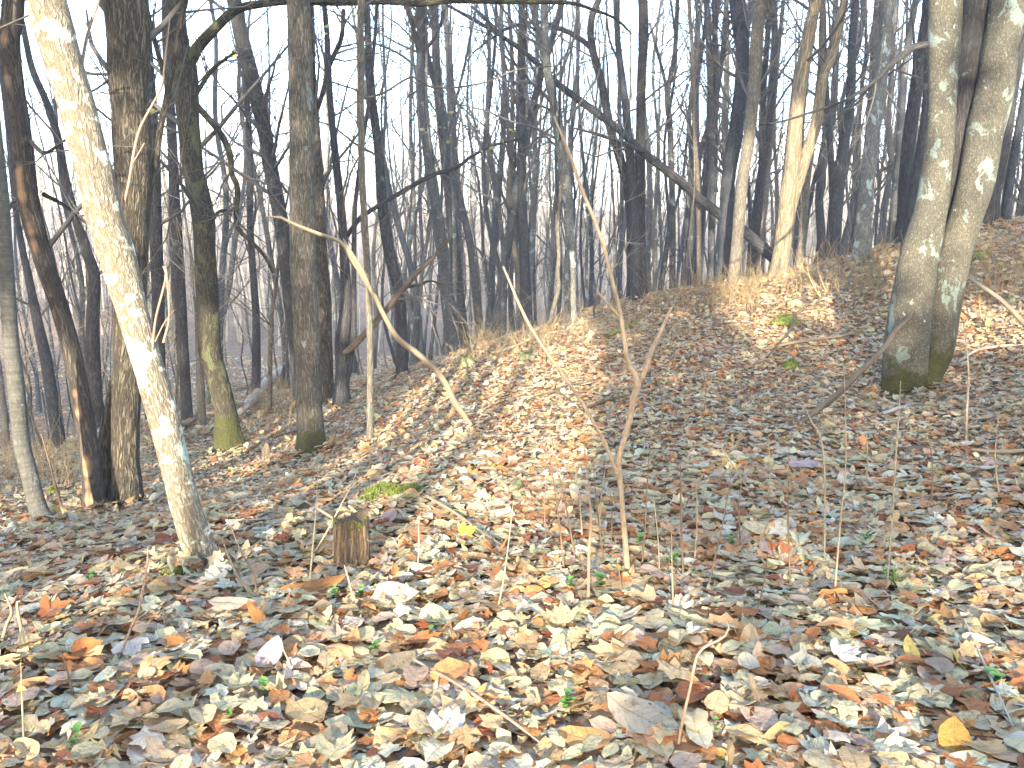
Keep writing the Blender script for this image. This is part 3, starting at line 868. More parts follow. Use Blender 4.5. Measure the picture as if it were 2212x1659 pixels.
T['b16'] = tree('dark_tree', 'slender dark tree between the curving clump tree and the straight dark one',
    [(1376, 642, 24), (1372, 480, 22), (1367, 400, 20), (1360, 333, 18), (1354, 250, 17), (1344, 167, 15), (1334, 83, 13), (1334, -10, 12)], 'slim2', [[(1340, 140, 6), (1318, 90, 5), (1310, 40, 4)]], seed=20, y0=13.8)
T['b16b'] = tree('slim_tree', 'slim grey tree with two upper limbs just right of the centre clump',
    [(1452, 640, 14), (1453, 467, 13), (1450, 367, 13), (1447, 267, 12), (1441, 205, 12), (1457, 117, 10), (1464, -10, 9)], 'slim', [[(1442, 215, 8), (1434, 165, 8), (1417, 100, 7), (1404, 50, 6)]], seed=21, y0=15)
T['fallen'] = tree('dead_leaning_tree', 'long dead trunk leaning diagonally across the woods with its top to the left',
    [(1672, 556, 27), (1640, 530, 25), (1608, 500, 23), (1568, 473, 22), (1525, 440, 20), (1470, 393, 19), (1387, 327, 17), (1337, 280, 16), (1270, 230, 16), (1204, 180, 14), (1164, 140, 12), (1120, 103, 11), (1070, 70, 9), (1024, 43, 8), (964, 10, 5)],
    'dark', [[(1090, 85, 9), (1050, 42, 8), (1020, 15, 6)], [(1390, 330, 9), (1350, 310, 8), (1290, 290, 7), (1240, 277, 4)]], lean=1.5, extend=0, seed=22, y0=12.9, twigs=.5, flare=0, short='fallen diagonal trunk', cat='dead tree')
T['r1'] = tree('slim_tree', 'very slim pale tree with sunlit lower stem right of the centre clump',
    [(1511, 602, 11), (1510, 553, 11), (1508, 400, 10), (1501, 300, 10), (1498, 200, 9), (1495, 100, 8), (1488, -10, 8)], 'slim3', seed=23, y0=13.6, short='very slim pale tree')
T['r2'] = tree('slim_tree', 'slim grey tree with second stem close beside it, right of the very slim pale tree',
    [[(1537, 612, 16), (1538, 400, 15), (1538, 300, 15), (1535, 200, 14), (1531, 100, 13), (1524, -10, 12)], [(1545, 400, 10), (1545, 300, 11), (1547, 200, 11), (1546, 100, 11), (1543, -10, 11)]], 'slim', seed=24, y0=14)
T['r3'] = tree('stout_tree', 'stout blue grey tree bending right then dividing near the top, beside a sunlit tree',
    [(1560, 622, 31), (1566, 553, 30), (1572, 400, 29), (1588, 300, 31), (1595, 233, 28), (1602, 166, 28), (1603, 66, 28), (1595, -10, 25)], 'slim2', [[(1600, 130, 13), (1588, 60, 13), (1580, 0, 12)], [(1560, 430, 12), (1570, 340, 12), (1583, 290, 12)]], seed=25, y0=13.2, short='stout blue grey tree')
T['r4'] = tree('sunlit_tree', 'tree leaning right with a tan sunlit lower trunk and dark upper trunk',
    [(1582, 622, 26), (1590, 553, 25), (1603, 400, 25), (1618, 300, 25), (1628, 200, 25), (1633, 100, 25), (1642, -10, 27)], 'slim3', [[(1637, 60, 8), (1655, 35, 7), (1668, 20, 5)]], seed=26, short='tan right-leaning tree', flare=.2)
T['r5'] = tree('split_tree', 'broad tan tree with a long dark split where its trunk forks low down',
    [[(1681, 606, 42), (1688, 553, 36), (1696, 480, 35), (1704, 410, 34), (1711, 366, 33), (1718, 266, 30), (1731, 166, 28), (1748, 66, 27), (1763, -10, 24)],
     [(1700, 500, 18), (1712, 440, 22), (1722, 400, 25), (1742, 333, 25), (1763, 266, 24), (1778, 167, 21), (1798, 117, 20), (1817, 33, 17), (1826, -10, 16)]],
    'tan', seed=27, short='split tan tree', flare=.25, ridge=.06, nr=12, rl=.5)
T['r6'] = tree('slim_tree', 'slim pale tan tree standing close behind the right side of the split tan tree',
    [(1725, 592, 18), (1730, 553, 17), (1742, 400, 16), (1755, 300, 15), (1772, 150, 13), (1778, -10, 12)], 'slim3', seed=28, y0=12.6)
T['r7'] = tree('dark_tree', 'dark blue grey tree midway between the split tan tree and the blotched grey tree',
    [(1795, 602, 30), (1800, 520, 30), (1810, 400, 28), (1825, 300, 23), (1838, 200, 19), (1840, 100, 17), (1848, -10, 15)], 'slim2', seed=29, y0=13.3, short='blue grey middle tree')
T['r8'] = tree('slim_tree', 'slim dark tree rising just left of the blue grey middle tree',
    [(1802, 600, 15), (1800, 480, 14), (1795, 340, 14), (1788, 250, 13), (1780, 100, 12), (1777, -10, 11)], 'slim2', seed=30, y0=14)
T['r9'] = tree('blotched_tree', 'straight tree with pale blotched grey bark, left of the twin trunks',
    [(1863, 572, 38), (1862, 540, 35), (1865, 500, 33), (1873, 400, 30), (1885, 300, 28), (1898, 200, 28), (1911, 100, 28), (1923, -10, 30)], 'palegrey', seed=31, short='blotched grey tree', flare=.3, lump=.03)
T['r10'] = tree('dark_tree', 'dark leaning tree right next to the blotched grey tree',
    [(1944, 532, 30), (1952, 467, 28), (1958, 366, 28), (1968, 266, 28), (1985, 150, 26), (2000, 50, 23), (2005, -10, 21)], 'dark', seed=32, y0=11.4, short='dark tree by the twins')
T['r10b'] = tree('dark_tree', 'dark tree partly behind the left trunk of the twin-trunked tree',
    [(1962, 545, 28), (1972, 440, 27), (1985, 366, 26), (2000, 266, 24), (2005, 166, 19), (2010, -10, 15)], 'dark', seed=33, y0=10.8)
T['twin'] = tree('twin_trunk_tree', 'big pale lichen-blotched tree with twin trunks, an added shadow-strip stem and a mossy foot',
    [[(1946, 852, 76), (1954, 800, 90), (1960, 720, 90), (1970, 650, 84), (1985, 553, 78), (1999, 500, 72), (2015, 433, 64), (2027, 333, 58), (2034, 250, 56), (2038, 150, 60), (2043, 0, 66)],
     [(2004, 808, 60), (2022, 753, 72), (2040, 653, 70), (2060, 553, 68), (2085, 475, 66), (2107, 400, 74), (2125, 300, 73), (2147, 200, 75), (2162, 100, 69), (2178, 0, 70)]],
    'blotch', [([(2005, 96, 15), (1970, 105, 16), (1930, 135, 13), (1890, 175, 9), (1830, 215, 7), (1760, 240, 6), (1690, 262, 4), (1640, 270, 3)], 'dark'), [(2030, 612, 9), (2000, 600, 9), (1975, 593, 7), (1962, 592, 4)]], seed=34, short='twin-trunked tree', flare=.12, lump=.035, twigs=.35, tmin=.6)
Q, r = stem3d([(1998, 720, 44), (2010, 640, 46), (2025, 553, 48), (2040, 480, 48), (2053, 420, 48), (2064, 333, 50), (2078, 200, 54), (2090, 100, 58), (2104, 0, 64)], y0=float(T['twin'][0].location[1]) + .22, sink=0, extend=4)
V, q, bc = big_tube(Q, r, 120, 30, .05, 16, .04, 0, 77)
part('trunk', V, q, bc + np.array([0, 0, 5.0]), M['dark'], T['twin'][0])  # added dark stem stands in for the shadow strip on the left trunk
T['r12'] = tree('dark_tree', 'dark leaning tree on the slope right of the twin-trunked tree',
    [(2137, 490, 34), (2150, 400, 28), (2170, 300, 26), (2185, 200, 25), (2200, 100, 22), (2215, -10, 20)], 'dark', seed=35, short='dark slope tree')
T['r13'] = tree('dark_tree', 'slim dark tree against the right edge of the slope',
    [(2172, 484, 20), (2180, 400, 18), (2197, 300, 17), (2212, 220, 15), (2230, 100, 13), (2245, 0, 12)], 'slim2', seed=36)
# left background, traced
T['l1'] = tree('dark_tree', 'dark tree with a stump-like orange scar behind the gap left of the thick ridged tree',
    [(205, 900, 32), (202, 800, 30), (200, 700, 27), (204, 600, 24), (190, 553, 22), (160, 460, 18), (140, 380, 17), (125, 300, 17), (100, 220, 15), (70, 150, 14), (50, 60, 12)], 'dark', seed=37, y0=10, short='scarred dark tree')
T['l2'] = tree('slim_tree', 'slim leaning dark tree far left between the smooth grey tree and the peeling tree',
    [(140, 1010, 26), (118, 900, 25), (100, 780, 24), (80, 690, 20), (62, 600, 16), (45, 520, 13), (30, 420, 11)], 'slim2', seed=38, y0=10.5)
T['l3'] = tree('dead_snag', 'pale stripped snag with a blunt lower end behind the mossy tree',
    [(436, 895, 16), (434, 850, 17), (432, 800, 16), (431, 740, 13), (430, 660, 10)], 'slim3', seed=39, y0=9.5, twigs=0, extend=1, cat='dead tree')
T['l4'] = tree('pale_sapling', 'thin tan sapling standing between the mossy tree and the straight grey tree',
    [(583, 896, 10), (583, 830, 10), (584, 760, 9), (587, 680, 9), (595, 620, 8), (602, 560, 7)], 'slim3', seed=40, twigs=.8, extend=1.5, cat='sapling', short='thin tan sapling')

# leaning and standing saplings in front
def stick(name, label, paths, mat, cat='branch', y0=None, ends=None, group=None, pname=('stem', 'twig'), n=44, sides=10, lump=.05):
    """thin woody things: first path is the main stem, the others side pieces"""
    root = None
    for k, pth in enumerate(paths):
        if ends is not None:
            p = np.array(pth, float)
            yy = np.interp(np.linspace(0, 1, len(p)), np.linspace(0, 1, len(ends)), ends) if k == 0 else np.full(len(p), np.interp(p[0, 1], sorted([paths[0][0][1], paths[0][-1][1]]), [ends[-1], ends[0]] if paths[0][0][1] > paths[0][-1][1] else [ends[0], ends[-1]]))
            Q = at_y(p[:, 0], p[:, 1], yy); rad = p[:, 2] / 2 / F * project(Q)[2]
        else:
            Q, rad = stem3d(pth, y0=y0 if k == 0 else root['_y'], sink=.05 if k == 0 else 0)
        if root is None:
            root = empty(name, Q[0]); root['_y'] = float(Q[0][1]); tag(root, label, cat, group)
        V, q, bc = big_tube(Q, np.r_[rad[:-1], rad[-1] * .6], n, sides, 0, 8, lump)
        part(pname[0] if k == 0 else pname[1], V, q, bc, M[mat], root)
    del root['_y']
    return root

stick('forked_sapling', 'thin bare forked sapling with blunt tips in the middle foreground',
      [[(1357, 1247, 13), (1345, 1106, 12), (1339, 1030, 12), (1337, 986, 12), (1357, 920, 13), (1370, 853, 14), (1378, 823, 15), (1357, 780, 10), (1347, 720, 10), (1337, 663, 9), (1324, 613, 9), (1310, 553, 8), (1287, 483, 8), (1257, 410, 8), (1230, 333, 8), (1197, 253, 6)],
       [(1380, 825, 12), (1392, 805, 11), (1410, 753, 10), (1430, 710, 9), (1451, 663, 10)], [(1337, 682, 7), (1315, 658, 7), (1290, 630, 7)],
       [(1334, 1022, 10), (1304, 953, 9), (1257, 870, 8), (1204, 793, 8), (1164, 736, 7), (1130, 676, 7), (1087, 576, 7)]], 'sapling', cat='sapling', lump=.03)
LAND.append((1339, 'forked sapling'))
stick('dead_branch', 'curved pale dead stem rising out of the sunlit mound to the left',
      [[(1018, 918, 8), (984, 873, 13), (967, 836, 13), (944, 803, 13), (924, 783, 13), (897, 760, 13), (864, 736, 12), (847, 713, 11), (827, 676, 10), (810, 640, 10), (787, 603, 9), (760, 560, 9), (737, 524, 9), (683, 503, 8), (633, 483, 7), (607, 470, 6), (573, 468, 4)],
       [(800, 625, 8), (780, 580, 8), (755, 540, 7), (741, 515, 5)]], 'dead', ends=(6.35, 6.2, 5.9, 5.6))
stick('leaning_branch', 'dark broken branch propped against the mossy foot of the twin-trunked tree',
      [[(1688, 945, 9), (1751, 896, 12), (1808, 853, 13), (1858, 803, 12), (1908, 753, 12), (1935, 713, 12), (1968, 680, 11), (2000, 625, 10)]], 'darkdead', ends=(5.75, 7.2))
stick('leaning_branch', 'grey bare branch slanting down at the right edge behind the twin-trunked tree',
      [[(2240, 725, 11), (2212, 700, 11), (2170, 655, 10), (2130, 625, 9), (2088, 597, 7)]], 'dead', ends=(7.4, 8.6))

# ------------------------------------------------------------------ the trees further back
LAND.sort()
CL = [(x, n) for x, n in LAND if n != 'forked sapling']
ORD = ['first', 'second', 'third', 'fourth', 'fifth', 'sixth', 'seventh', 'eighth', 'ninth', 'tenth', 'eleventh', 'twelfth', 'thirteenth', 'fourteenth', 'fifteenth', 'sixteenth', 'seventeenth', 'eighteenth', 'nineteenth', 'twentieth'] + ['twenty-' + q for q in ('first', 'second', 'third', 'fourth', 'fifth', 'sixth', 'seventh', 'eighth', 'ninth')] + ['thirtieth'] + ['thirty-' + q for q in ('first', 'second', 'third', 'fourth', 'fifth', 'sixth', 'seventh', 'eighth', 'ninth')]
cand = []
r_bg = np.random.default_rng(5)
def density(px):
    return float(np.interp(px, [-200, 0, 350, 700, 900, 1250, 1400, 1900, 2300], [.7, .75, .6, .75, 1.1, 1.2, 1.3, 1.25, 1.0]))
tries = 0
while len(cand) < 275 and tries < 14000:
    tries += 1
    px = r_bg.uniform(-160, 2370) if len(cand) < 150 else r_bg.uniform(850, 2280)
    if r_bg.random() * 1.3 > density(px): continue
    d = math.exp(r_bg.uniform(math.log(13.5), math.log(46)))
    X = (px - CX) / F * d; Y = d
    if px > 1500 and d < 15: continue
    ok = all(math.hypot(X - c[1], Y - c[2]) > .34 + d * .007 for c in cand)
    ok = ok and all(abs(px - lx) > 26 or d > 17 for lx, _ in CL)
    if ok: cand.append((px, X, Y, d))
BG = []
for k, (px, X, Y, d) in enumerate(cand):
    thick = float(np.clip(r_bg.lognormal(math.log(.060 if px < 1400 else .075), .42), .03, .16)) * (1 if k < 150 else .85)
    H = float(r_bg.uniform(11, 17)) * (0.8 + thick * 2)
    z = float(height(np.array([X]), np.array([Y]))[0])
    lean = r_bg.normal(0, .045, 2) + np.array([(px - CX) / F * .03, 0])
    n = 9
    t = np.linspace(0, 1, n)
    P = np.stack([X + lean[0] * H * t, Y + lean[1] * H * t, z - .1 + H * t], 1)
    P[1:, :2] += np.cumsum(r_bg.normal(0, .10, (n - 1, 2)), 0) * r_bg.uniform(.6, 2.0)
    rad = thick * (1 - .82 * t) * np.r_[1.25, 1.02, np.ones(n - 2)]
    BG.append(dict(P=P, rad=rad, d=d, px=float(project(P[2])[0]), thick=thick, mat=['slim', 'slim2', 'slim3', 'slim', 'dark', 'palegrey'][r_bg.integers(6)], k=k))
BG.sort(key=lambda b: b['px'])
TONE = {'slim': 'grey', 'slim2': 'dark', 'slim3': 'tan', 'dark': 'blackish', 'palegrey': 'pale'}
from collections import defaultdict
slots = defaultdict(list)
for b in BG:
    i = sum(1 for x, _ in CL if x < b['px'])
    slots[i].append(b)
for i, L in slots.items():
    for j, b in enumerate(L):
        far = 'near' if b['d'] < 19 else 'distant' if b['d'] < 30 else 'far'
        wd = 'slim' if b['thick'] < .055 else 'stout' if b['thick'] > .095 else 'bare'
        n = len(L)
        o = ORD[min(j, len(ORD) - 1)]
        if i == 0: where = f'{o} left of the {CL[0][1]}'
        elif i == len(CL): where = f'{o} right of the {CL[-1][1]}'
        else: where = f'{o} past the {CL[i - 1][1]} going right'
        b['label'] = f'{far} {wd} {TONE[b["mat"]]} tree, {where}'
for b in BG:
    root = empty('bare_tree', b['P'][0] + [0, 0, .1])
    tag(root, b['label'], 'tree', 'bare trees of the woods behind')
    near = b['d'] < 20
    V, q, bc = big_tube(b['P'], b['rad'], 40 if near else 22, 10 if near else 7, 0, 8, .05, .2, b['k'])
    part('trunk', V, q, bc, M[b['mat']], root)
    P_, R_, _ = resample(b['P'], b['rad'], 12)
    fac = 1 if near else .85 if b['d'] < 30 else .6
    spec = [(int(15 * fac) + 2, 2.6, .66, .36, .16, 6, .5, .17, 4), (6, 1.2, .75, .55, .12, 4, .25, .2, 3), (4 if b['d'] < 24 else 2, .65, .75, .65, .1, 3 if b['d'] < 16 else 2, .1, .22, 3)]
    V, q, bb, _ = crown_mesh(P_[None], np.minimum(R_, .10)[None], spec, 900 + b['k'])
    part('crown', V, q, bb, M['twig'], root)

# understory saplings with fine pale twigs
r_us = np.random.default_rng(8)
US = []
for k in range(92):
    px = r_us.uniform(-60, 2260) if k < 46 else r_us.uniform(-80, 760)
    d = r_us.uniform(10.5, 22)
    X = (px - CX) / F * d
    if px > 1500 and d < 14: d = 14.5 + r_us.random() * 5; X = (px - CX) / F * d
    z = float(height(np.array([X]), np.array([d]))[0])
    H = r_us.uniform(3.0, 6.5)
    n = 8; t = np.linspace(0, 1, n)
    P = np.stack([X + r_us.normal(0, .08) * H * t, d + r_us.normal(0, .05) * H * t, z - .05 + H * t], 1)
    P[1:, :2] += np.cumsum(r_us.normal(0, .06, (n - 1, 2)), 0)
    US.append((px, P, (.014 + .014 * r_us.random()) * (1 - .8 * t), k))
US.sort(key=lambda u: u[0])
uslots = defaultdict(list)
for u in US: uslots[sum(1 for x, _ in CL if x < u[0])].append(u)
for i, L in uslots.items():
    for j, (px, P, rad, k) in enumerate(L):
        root = empty('understory_sapling', P[0])
        where = f'left of the {CL[0][1]}' if i == 0 else f'right of the {CL[-1][1]}' if i == len(CL) else f'past the {CL[i - 1][1]} going right'
        tag(root, f'{ORD[j]} thin twiggy sapling {where}', 'sapling', 'thin saplings under the trees')
        V, q, bc = big_tube(P, rad, 24, 6, 0, 8, .03)
        part('trunk', V, q, bc, M['slim3' if k % 2 else 'slim'], root)
        P_, R_, _ = resample(P, rad, 10)
        spec = [(11, 1.1, .9, .5, .2, 5, .25, .16, 3), (5, .55, .75, .6, .15, 4, .15, .2, 3), (2, .3, .7, .7, .2, 3, .1, .2, 3)]
        V, q, bb, tips = crown_mesh(P_[None], R_[None], spec, 3000 + k)
        part('crown', V, q, bb, M['twigpale' if k % 3 else 'twig'], root)

# the far wood on the opposite slope: reads as one mass
r_f = np.random.default_rng(21)
NF = 1400
d = np.exp(r_f.uniform(math.log(40), math.log(210), NF)); a = r_f.uniform(-.66, .66, NF)
X, Y = d * np.tan(a), d
Z = height(X, Y)
H = r_f.uniform(9, 15, NF)
K = 6
t = np.linspace(0, 1, K)
P = np.stack([X[:, None] + r_f.normal(0, .05, (NF, 1)) * H[:, None] * t, Y[:, None] + 0 * t, Z[:, None] - .2 + H[:, None] * t], -1)
P[:, 1:, :2] += np.cumsum(r_f.normal(0, .12, (NF, K - 1, 2)), 1)
Rr = r_f.uniform(.04, .12, NF)[:, None] * (1 - .8 * t)
V, q, bc = tubes(P, Rr, 4)
Vs, Qs, Bs, off = [V], [q], [bc], len(V)
c1, cr1 = grow(P, Rr, 6, 2.4, .6, .45, .2, 4, .5, .12, r_f)
V, q, bc = tubes(c1, cr1, 3); Vs.append(V); Qs.append(q + off); Bs.append(bc); off += len(V)
c2, cr2 = grow(c1[:int(6 * NF)], cr1, 2, 1.3, .7, .7, .1, 3, .3, .15, r_f)
V, q, bc = tubes(c2, np.maximum(cr2, .008), 3); Vs.append(V); Qs.append(q + off); Bs.append(bc)
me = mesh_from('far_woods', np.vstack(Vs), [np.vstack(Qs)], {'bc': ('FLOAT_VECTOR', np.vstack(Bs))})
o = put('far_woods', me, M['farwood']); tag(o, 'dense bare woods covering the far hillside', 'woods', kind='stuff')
del Vs, Qs, Bs, c1, c2

# ------------------------------------------------------------------ things on the ground
def on_ground(path, lift=.02):
    p = np.array(path, float)
    Q = ground_hit(p[:, 0], p[:, 1])
    d = project(Q)[2]
    rad = p[:, 2] / 2 / F * d
    Q[:, 2] += rad * .7 + lift
    if p.shape[1] > 3: Q[:, 2] += p[:, 3]
    return Q, rad

def ground_stick(name, label, paths, mat, cat='stick', lift=.03, sides=9):
    root = None
    for k, pth in enumerate(paths):
        Q, rad = on_ground(pth, lift)
        if root is None:
            root = empty(name, Q[0]); tag(root, label, cat)
        V, q, bc = big_tube(Q, np.r_[rad[:-1], rad[-1] * .5], 40, sides, 0, 8, .08, 0, k)
        part('stem' if k == 0 else 'twig', V, q, bc, M[mat], root)
    return root

ground_stick('fallen_log', 'pale grey log lying on the slope left of the straight grey tree', [[(518, 905, 16), (545, 875, 18), (590, 822, 18), (640, 786, 17)]], 'greylog', 'log', .05, 14)
ground_stick('fallen_log', 'dark thin log lying beyond the pale grey log', [[(505, 838, 8), (530, 845, 9), (560, 833, 10), (590, 812, 10)]], 'darkdead', 'log', .08)
ground_stick('fallen_log', 'brown log lying between the leaning pale tree and the mossy tree', [[(395, 930, 12), (430, 912, 14), (465, 905, 13), (478, 903, 12)]], 'dead', 'log', .05)
ground_stick('fallen_log', 'short tan log with moss right of the mossy tree', [[(512, 888, 11), (530, 883, 12), (560, 878, 9)]], 'dead', 'log', .05)
ground_stick('fallen_branch', 'mossy green branch lying on the shaded slope right of the mound crest', [[(1312, 734, 8), (1345, 718, 9), (1375, 703, 8), (1392, 688, 6)]], 'moss', 'branch')
ground_stick('fallen_stick', 'pale weathered stick on top of the mound', [[(1058, 757, 6), (1080, 748, 8), (1100, 752, 6)], [(1060, 770, 5), (1085, 765, 7), (1120, 752, 6), (1150, 740, 4)]], 'dead')
ground_stick('fallen_stick', 'dark forked stick across the sunlit mound', [[(1130, 880, 4), (1160, 864, 5), (1204, 852, 5), (1235, 838, 4), (1290, 832, 3)], [(1204, 852, 4), (1225, 868, 4), (1262, 893, 3)]], 'darkdead')
ground_stick('fallen_stick', 'long dark stick lying in shade beside the forked sapling', [[(1190, 910, 4), (1257, 893, 6), (1300, 878, 6), (1354, 864, 6), (1420, 850, 4)]], 'darkdead')
ground_stick('fallen_stick', 'tan curved stick on the leaves left of the twin-trunked tree', [[(1640, 765, 4), (1700, 751, 6), (1760, 741, 6), (1820, 733, 6), (1862, 722, 5)], [(1828, 735, 4), (1845, 752, 4), (1868, 763, 3)]], 'dead')
ground_stick('fallen_stick', 'dark crooked stick slanting up from the shaded slope', [[(1655, 795, 4), (1680, 765, 5), (1705, 735, 5), (1718, 700, 5, ), (1745, 672, 4)]], 'darkdead', lift=.10)
ground_stick('fallen_stick', 'mossy brown stick at the right edge', [[(2098, 984, 7), (2140, 988, 9), (2180, 990, 10), (2225, 985, 10)]], 'dead')
ground_stick('fallen_stick', 'grey stick pointing right of the twin-trunked tree', [[(2068, 790, 5), (2110, 765, 6), (2160, 756, 6), (2215, 752, 5)]], 'greylog')
ground_stick('fallen_stick', 'short grey stick below the mossy foot of the twin trunks', [[(1905, 905, 7), (1940, 893, 8), (1980, 880, 6)]], 'greylog')
ground_stick('fallen_stick', 'long straight pale stick on the leaves right of the stump', [[(928, 1097, 7), (975, 1125, 7), (1030, 1165, 6), (1085, 1203, 5)]], 'dead', lift=.05)
ground_stick('fallen_stick', 'straight pale stick crossing in front of the stump', [[(662, 1134, 5), (700, 1160, 6), (750, 1195, 6), (803, 1230, 6)]], 'dead', lift=.12)
ground_stick('fallen_stick', 'long thin brown stick lying across the nearest leaves at the bottom', [[(868, 1444, 5), (940, 1485, 6), (1020, 1535, 7), (1106, 1597, 7), (1170, 1648, 7)]], 'shoot', lift=.05)
ground_stick('fallen_stick', 'thin pale stick low in the bottom right corner', [[(2080, 1370, 4), (2110, 1440, 5), (2150, 1530, 5), (2185, 1610, 5)]], 'greylog', lift=.05)
ground_stick('vine', 'thin looping vine on the leaves at the foot of the ridged tree', [[(190, 1073, 3), (240, 1072, 3), (290, 1090, 4), (325, 1097, 4)], [(245, 1070, 3, .02), (255, 1060, 2, .1), (300, 1045, 2, .14)]], 'dead', 'vine', .05)

# split stump
def stump():
    p = hit1(757, 1222)
    d = project(p)[2]
    s = d / F
    root = empty('tree_stump', p)
    tag(root, 'short weathered split stump with a mossy rim in the left foreground', 'stump')
    hw, hh = 39 * s, 104 * s
    n, sides = 40, 40
    th = np.arange(sides) * 2 * math.pi / sides
    V = []
    for i in range(n):
        v = i / (n - 1)
        tt = th + .15 * math.sin(v * 3)
        f = 1 + .12 * np.sin(3 * tt + 1) + .10 * (vnoise(np.arange(sides) / sides * 12, np.full(sides, v * 1.2), 3, 12) - .5) * 2 + .10 * np.exp(-v * 7)
        f = f - .16 * np.exp(-((np.angle(np.exp(1j * (tt + 1.35)))) / .13) ** 2) - .12 * np.exp(-((np.angle(np.exp(1j * (tt + 1.9)))) / .09) ** 2) - .1 * np.exp(-((np.angle(np.exp(1j * (tt + .8)))) / .08) ** 2)
        top = 1 + .16 * (vnoise(np.arange(sides) / sides * 10, np.zeros(sides), 5, 10) - .5) * 2
        V.append(np.stack([np.cos(tt) * f * hw * (1 - .06 * v), np.sin(tt) * f * hw * .8 * (1 - .06 * v), v * hh * (1 + (top - 1) * v) - .04 * (1 - v)], 1))
    V = np.array(V)
    ids = np.arange(n * sides).reshape(n, sides)
    a, b = ids[:-1], ids[1:]
    q = np.stack([a, np.roll(a, -1, 1), np.roll(b, -1, 1), b], -1).reshape(-1, 4)
    bc = V.copy()
    m = bark('split_stump_wood', (.05, .036, .024), (.23, .165, .105), 55, .05, .014)
    part('wood', V.reshape(-1, 3) + p, q, bc.reshape(-1, 3), m, root)
    # broken top
    W = [V[-1]]
    for f in (.8, .55, .3):
        c = V[-1].mean(0)
        r_ = c + (V[-1] - c) * f
        r_[:, 2] = V[-1][:, 2] * f + c[2] * (1 - f) - .025 * (1 - f) + .012 * rng.normal(0, 1, sides)
        W.append(r_)
    W = np.array(W); idx = np.arange(4 * sides).reshape(4, sides)
    a, b = idx[:-1], idx[1:]
    q = np.stack([a, np.roll(a, -1, 1), np.roll(b, -1, 1), b], -1).reshape(-1, 4)
    Vt = np.vstack([W.reshape(-1, 3), W[-1].mean(0)[None]])
    tri = np.stack([idx[-1], np.roll(idx[-1], -1), np.full(sides, 4 * sides)], 1)
    part('broken_top', Vt + p + [0, 0, .001], [q, tri], Vt, M['darkdead'], root)
    # moss on the rim
    bl = []
    for k in range(90):
        a_ = rng.uniform(-2.6, .5); r_ = 1.02
        base = np.array([math.cos(a_) * hw * r_ * .95, math.sin(a_) * hw * .78 * r_, hh * rng.uniform(.82, 1.03)])
        bl.append(base)
    bl = np.array(bl) + p
    V, f, = blades(bl, .006, .010, 6)
    part('moss', V, f, V * 1.0, M['moss'], root)

def blades(P, w_, h_, n, spread=1.0):
    """short curved blades: n per point -> verts, tris"""
    P = np.repeat(P, n, 0)
    N = len(P)
    a = rng.uniform(0, 2 * math.pi, N)
    l = np.stack([np.cos(a), np.sin(a), 0 * a], 1)
    tl = rng.uniform(0, spread, (N, 1))
    tip = P + (l * tl + [0, 0, 1]) * h_ * rng.uniform(.5, 1.3, (N, 1))
    s = np.stack([-np.sin(a), np.cos(a), 0 * a], 1) * w_ * .5
    V = np.stack([P - s, P + s, tip], 1).reshape(-1, 3)
    return V, np.arange(N * 3).reshape(-1, 3)
stump()

def mound(px, py, wpx, hpx, name, label, cat, mat, fuzz=None, seed=0):
    p = hit1(px, py)
    s = project(p)[2] / F
    n, sd = 12, 24
    r_ = np.random.default_rng(seed)
    th = np.arange(sd) * 2 * math.pi / sd
    V = []
    for i in range(n):
        e = i / (n - 1) * math.pi / 2
        f = 1 + .28 * (vnoise(np.arange(sd) / sd * 6 + seed, np.full(sd, i / 4 + seed), seed, 6) - .5) * 2
        V.append(np.stack([np.cos(th) * math.cos(e) * f * wpx / 2 * s, np.sin(th) * math.cos(e) * f * wpx / 2.4 * s, np.full(sd, math.sin(e) * hpx * s) * (.75 + .25 * f) - .03], 1))
    V = np.array(V).reshape(-1, 3)
    ids = np.arange(n * sd).reshape(n, sd)
    a, b = ids[:-1], ids[1:]
    q = np.stack([a, np.roll(a, -1, 1), np.roll(b, -1, 1), b], -1).reshape(-1, 4)
    p = p + np.array([0, 0, .03]); root = empty(name, p); tag(root, label, cat)
    part('body', V + p, q, V, M[mat], root)
    if fuzz:
        pick = V[r_.integers(0, len(V), fuzz)] + p + r_.normal(0, .006, (fuzz, 3))
        v, f = blades(pick, .006, .016, 3)
        part('moss', v, f, v * 1.0, M['moss'], root)
